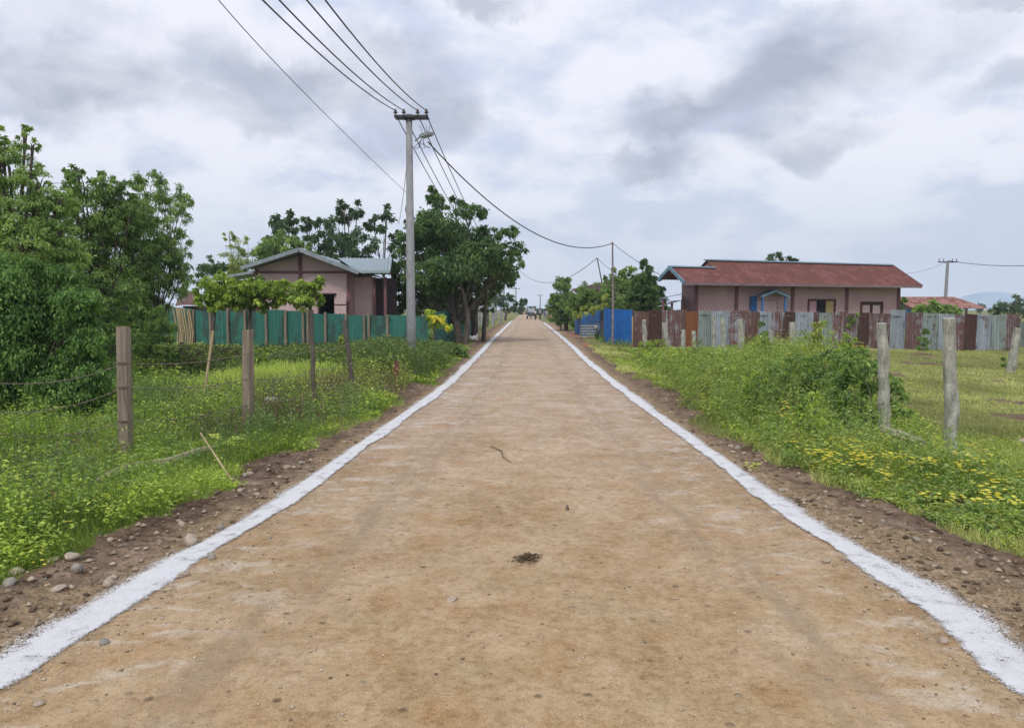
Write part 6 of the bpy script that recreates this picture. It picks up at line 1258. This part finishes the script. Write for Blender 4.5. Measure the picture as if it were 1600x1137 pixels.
person(851, 500, 'person in blue clothes half hidden behind the skirted walker', C_bl, C_bl, h=1.5, rz=2.8, D=118)
# truck
D = 124; xc = W(830.5, 482, D).x
t = thing('small_truck', (xc, D, 0), 'little dark canopied truck parked on the road among the people', 'truck')
M_trk = simple('truck_paint', (.035, .04, .055), (.07, .075, .09), 3, .5)
def rbox(name, c, size, mat, par, bev=.06):
    bm = bmesh.new(); bmesh.ops.create_cube(bm, size=1)
    for v in bm.verts: v.co = Vector((v.co.x * size[0], v.co.y * size[1], v.co.z * size[2]))
    bmesh.ops.bevel(bm, geom=bm.edges[:], offset=bev, segments=2, affect='EDGES'); me = bpy.data.meshes.new(name); bm.to_mesh(me); bm.free(); o = link(name, me, mat); o.location = c; o.parent = par; return o
rbox('body', (0, 0, .72), (1.5, 2.6, .5), M_trk, t); rbox('canopy', (0, .1, 1.98), (1.62, 2.5, .12), simple('canopy_grey', (.1, .12, .15), (.16, .18, .22), 3), t, .04)
rbox('windscreen', (0, -1.0, 1.42), (1.3, .05, .6), simple('glass_grey', (.35, .4, .45), (.4, .45, .5), 3, .1), t, .01)
for sx in (-.7, .7):
    for y_ in (-1.05, 1.15):
        mb = MB(); mb.bar((sx, y_, .9), (sx, y_, 1.95), .06); o = mb.build('canopy_post', M_steel); o.parent = t
    mb = MB(); mb.tube([(sx - .06, -1.33, .62), (sx - .06, -1.28, .62)], .1, 10); o = mb.build('headlight', M_lens); o.parent = t
    for y_ in (-.85, .9):
        w_ = thing('wheel', (sx, y_, .3), None, None); w_.parent = t
        mb = MB(); mb.tube([(-.1, 0, 0), (.1, 0, 0)], .3, 14); o = mb.build('tyre', M_black); o.parent = w_
        mb = MB(); mb.tube([(-.11, 0, 0), (.11, 0, 0)], .15, 12); o = mb.build('rim', M_lampg); o.parent = w_
person(829.5, 496, 'person in white top sitting in the little truck', C_wt, C_dk, h=1.35, stride=.02, D=123.2)
# shrubs' neighbour: two white and grey birds under the big tree
def bird(px, py, D, label, rz, c):
    p = W(px, py, D); t = thing('chicken', (p.x, D, .0), label, 'chicken', None, rz)
    V = [(0, .0, .26), (0, -.12, .30), (0, -.19, .42), (0, -.2, .50), (0, -.25, .49), (0, .14, .30), (0, .25, .44)]; E = [(0, 1), (1, 2), (2, 3), (3, 4), (0, 5), (5, 6)]
    skin_obj('body', V, E, [.13, .1, .045, .045, .015, .07, .03], c, t)
    for sx in (-.05, .05): mb = MB(); mb.tube([(sx, 0, 0), (sx, .01, .17)], .014, 5); o = mb.build('leg', M_bamboo); o.parent = t
bird(727, 509, 38, 'white chicken standing in the shade under the big tree', .8, M_white)
bird(740.5, 521, 36, 'white and grey chicken at the edge of the road shade', 2.2, cloth('mottled', (.4, .4, .4)))
# pale shed corner beyond, small signboard at the roadside



# ------------------------------------------------------------------ air
HZ = 0.0005
m, g = new_mat('haze_air'); v = g.n('ShaderNodeVolumePrincipled', i_Color=(0.86, 0.91, 1.0, 1), i_Density=HZ, i_Anisotropy=0.1); 
m.node_tree.nodes.clear(); v = g.n('ShaderNodeVolumePrincipled', i_Color=(0.86, 0.91, 1.0, 1), i_Density=HZ, i_Anisotropy=0.1); g.n('ShaderNodeOutputMaterial', i_Volume=v.outputs[0])
mb = MB(); mb.box((0, 270, 44), (1900, 1500, 94)); tag(mb.build('haze', m), kind='stuff')
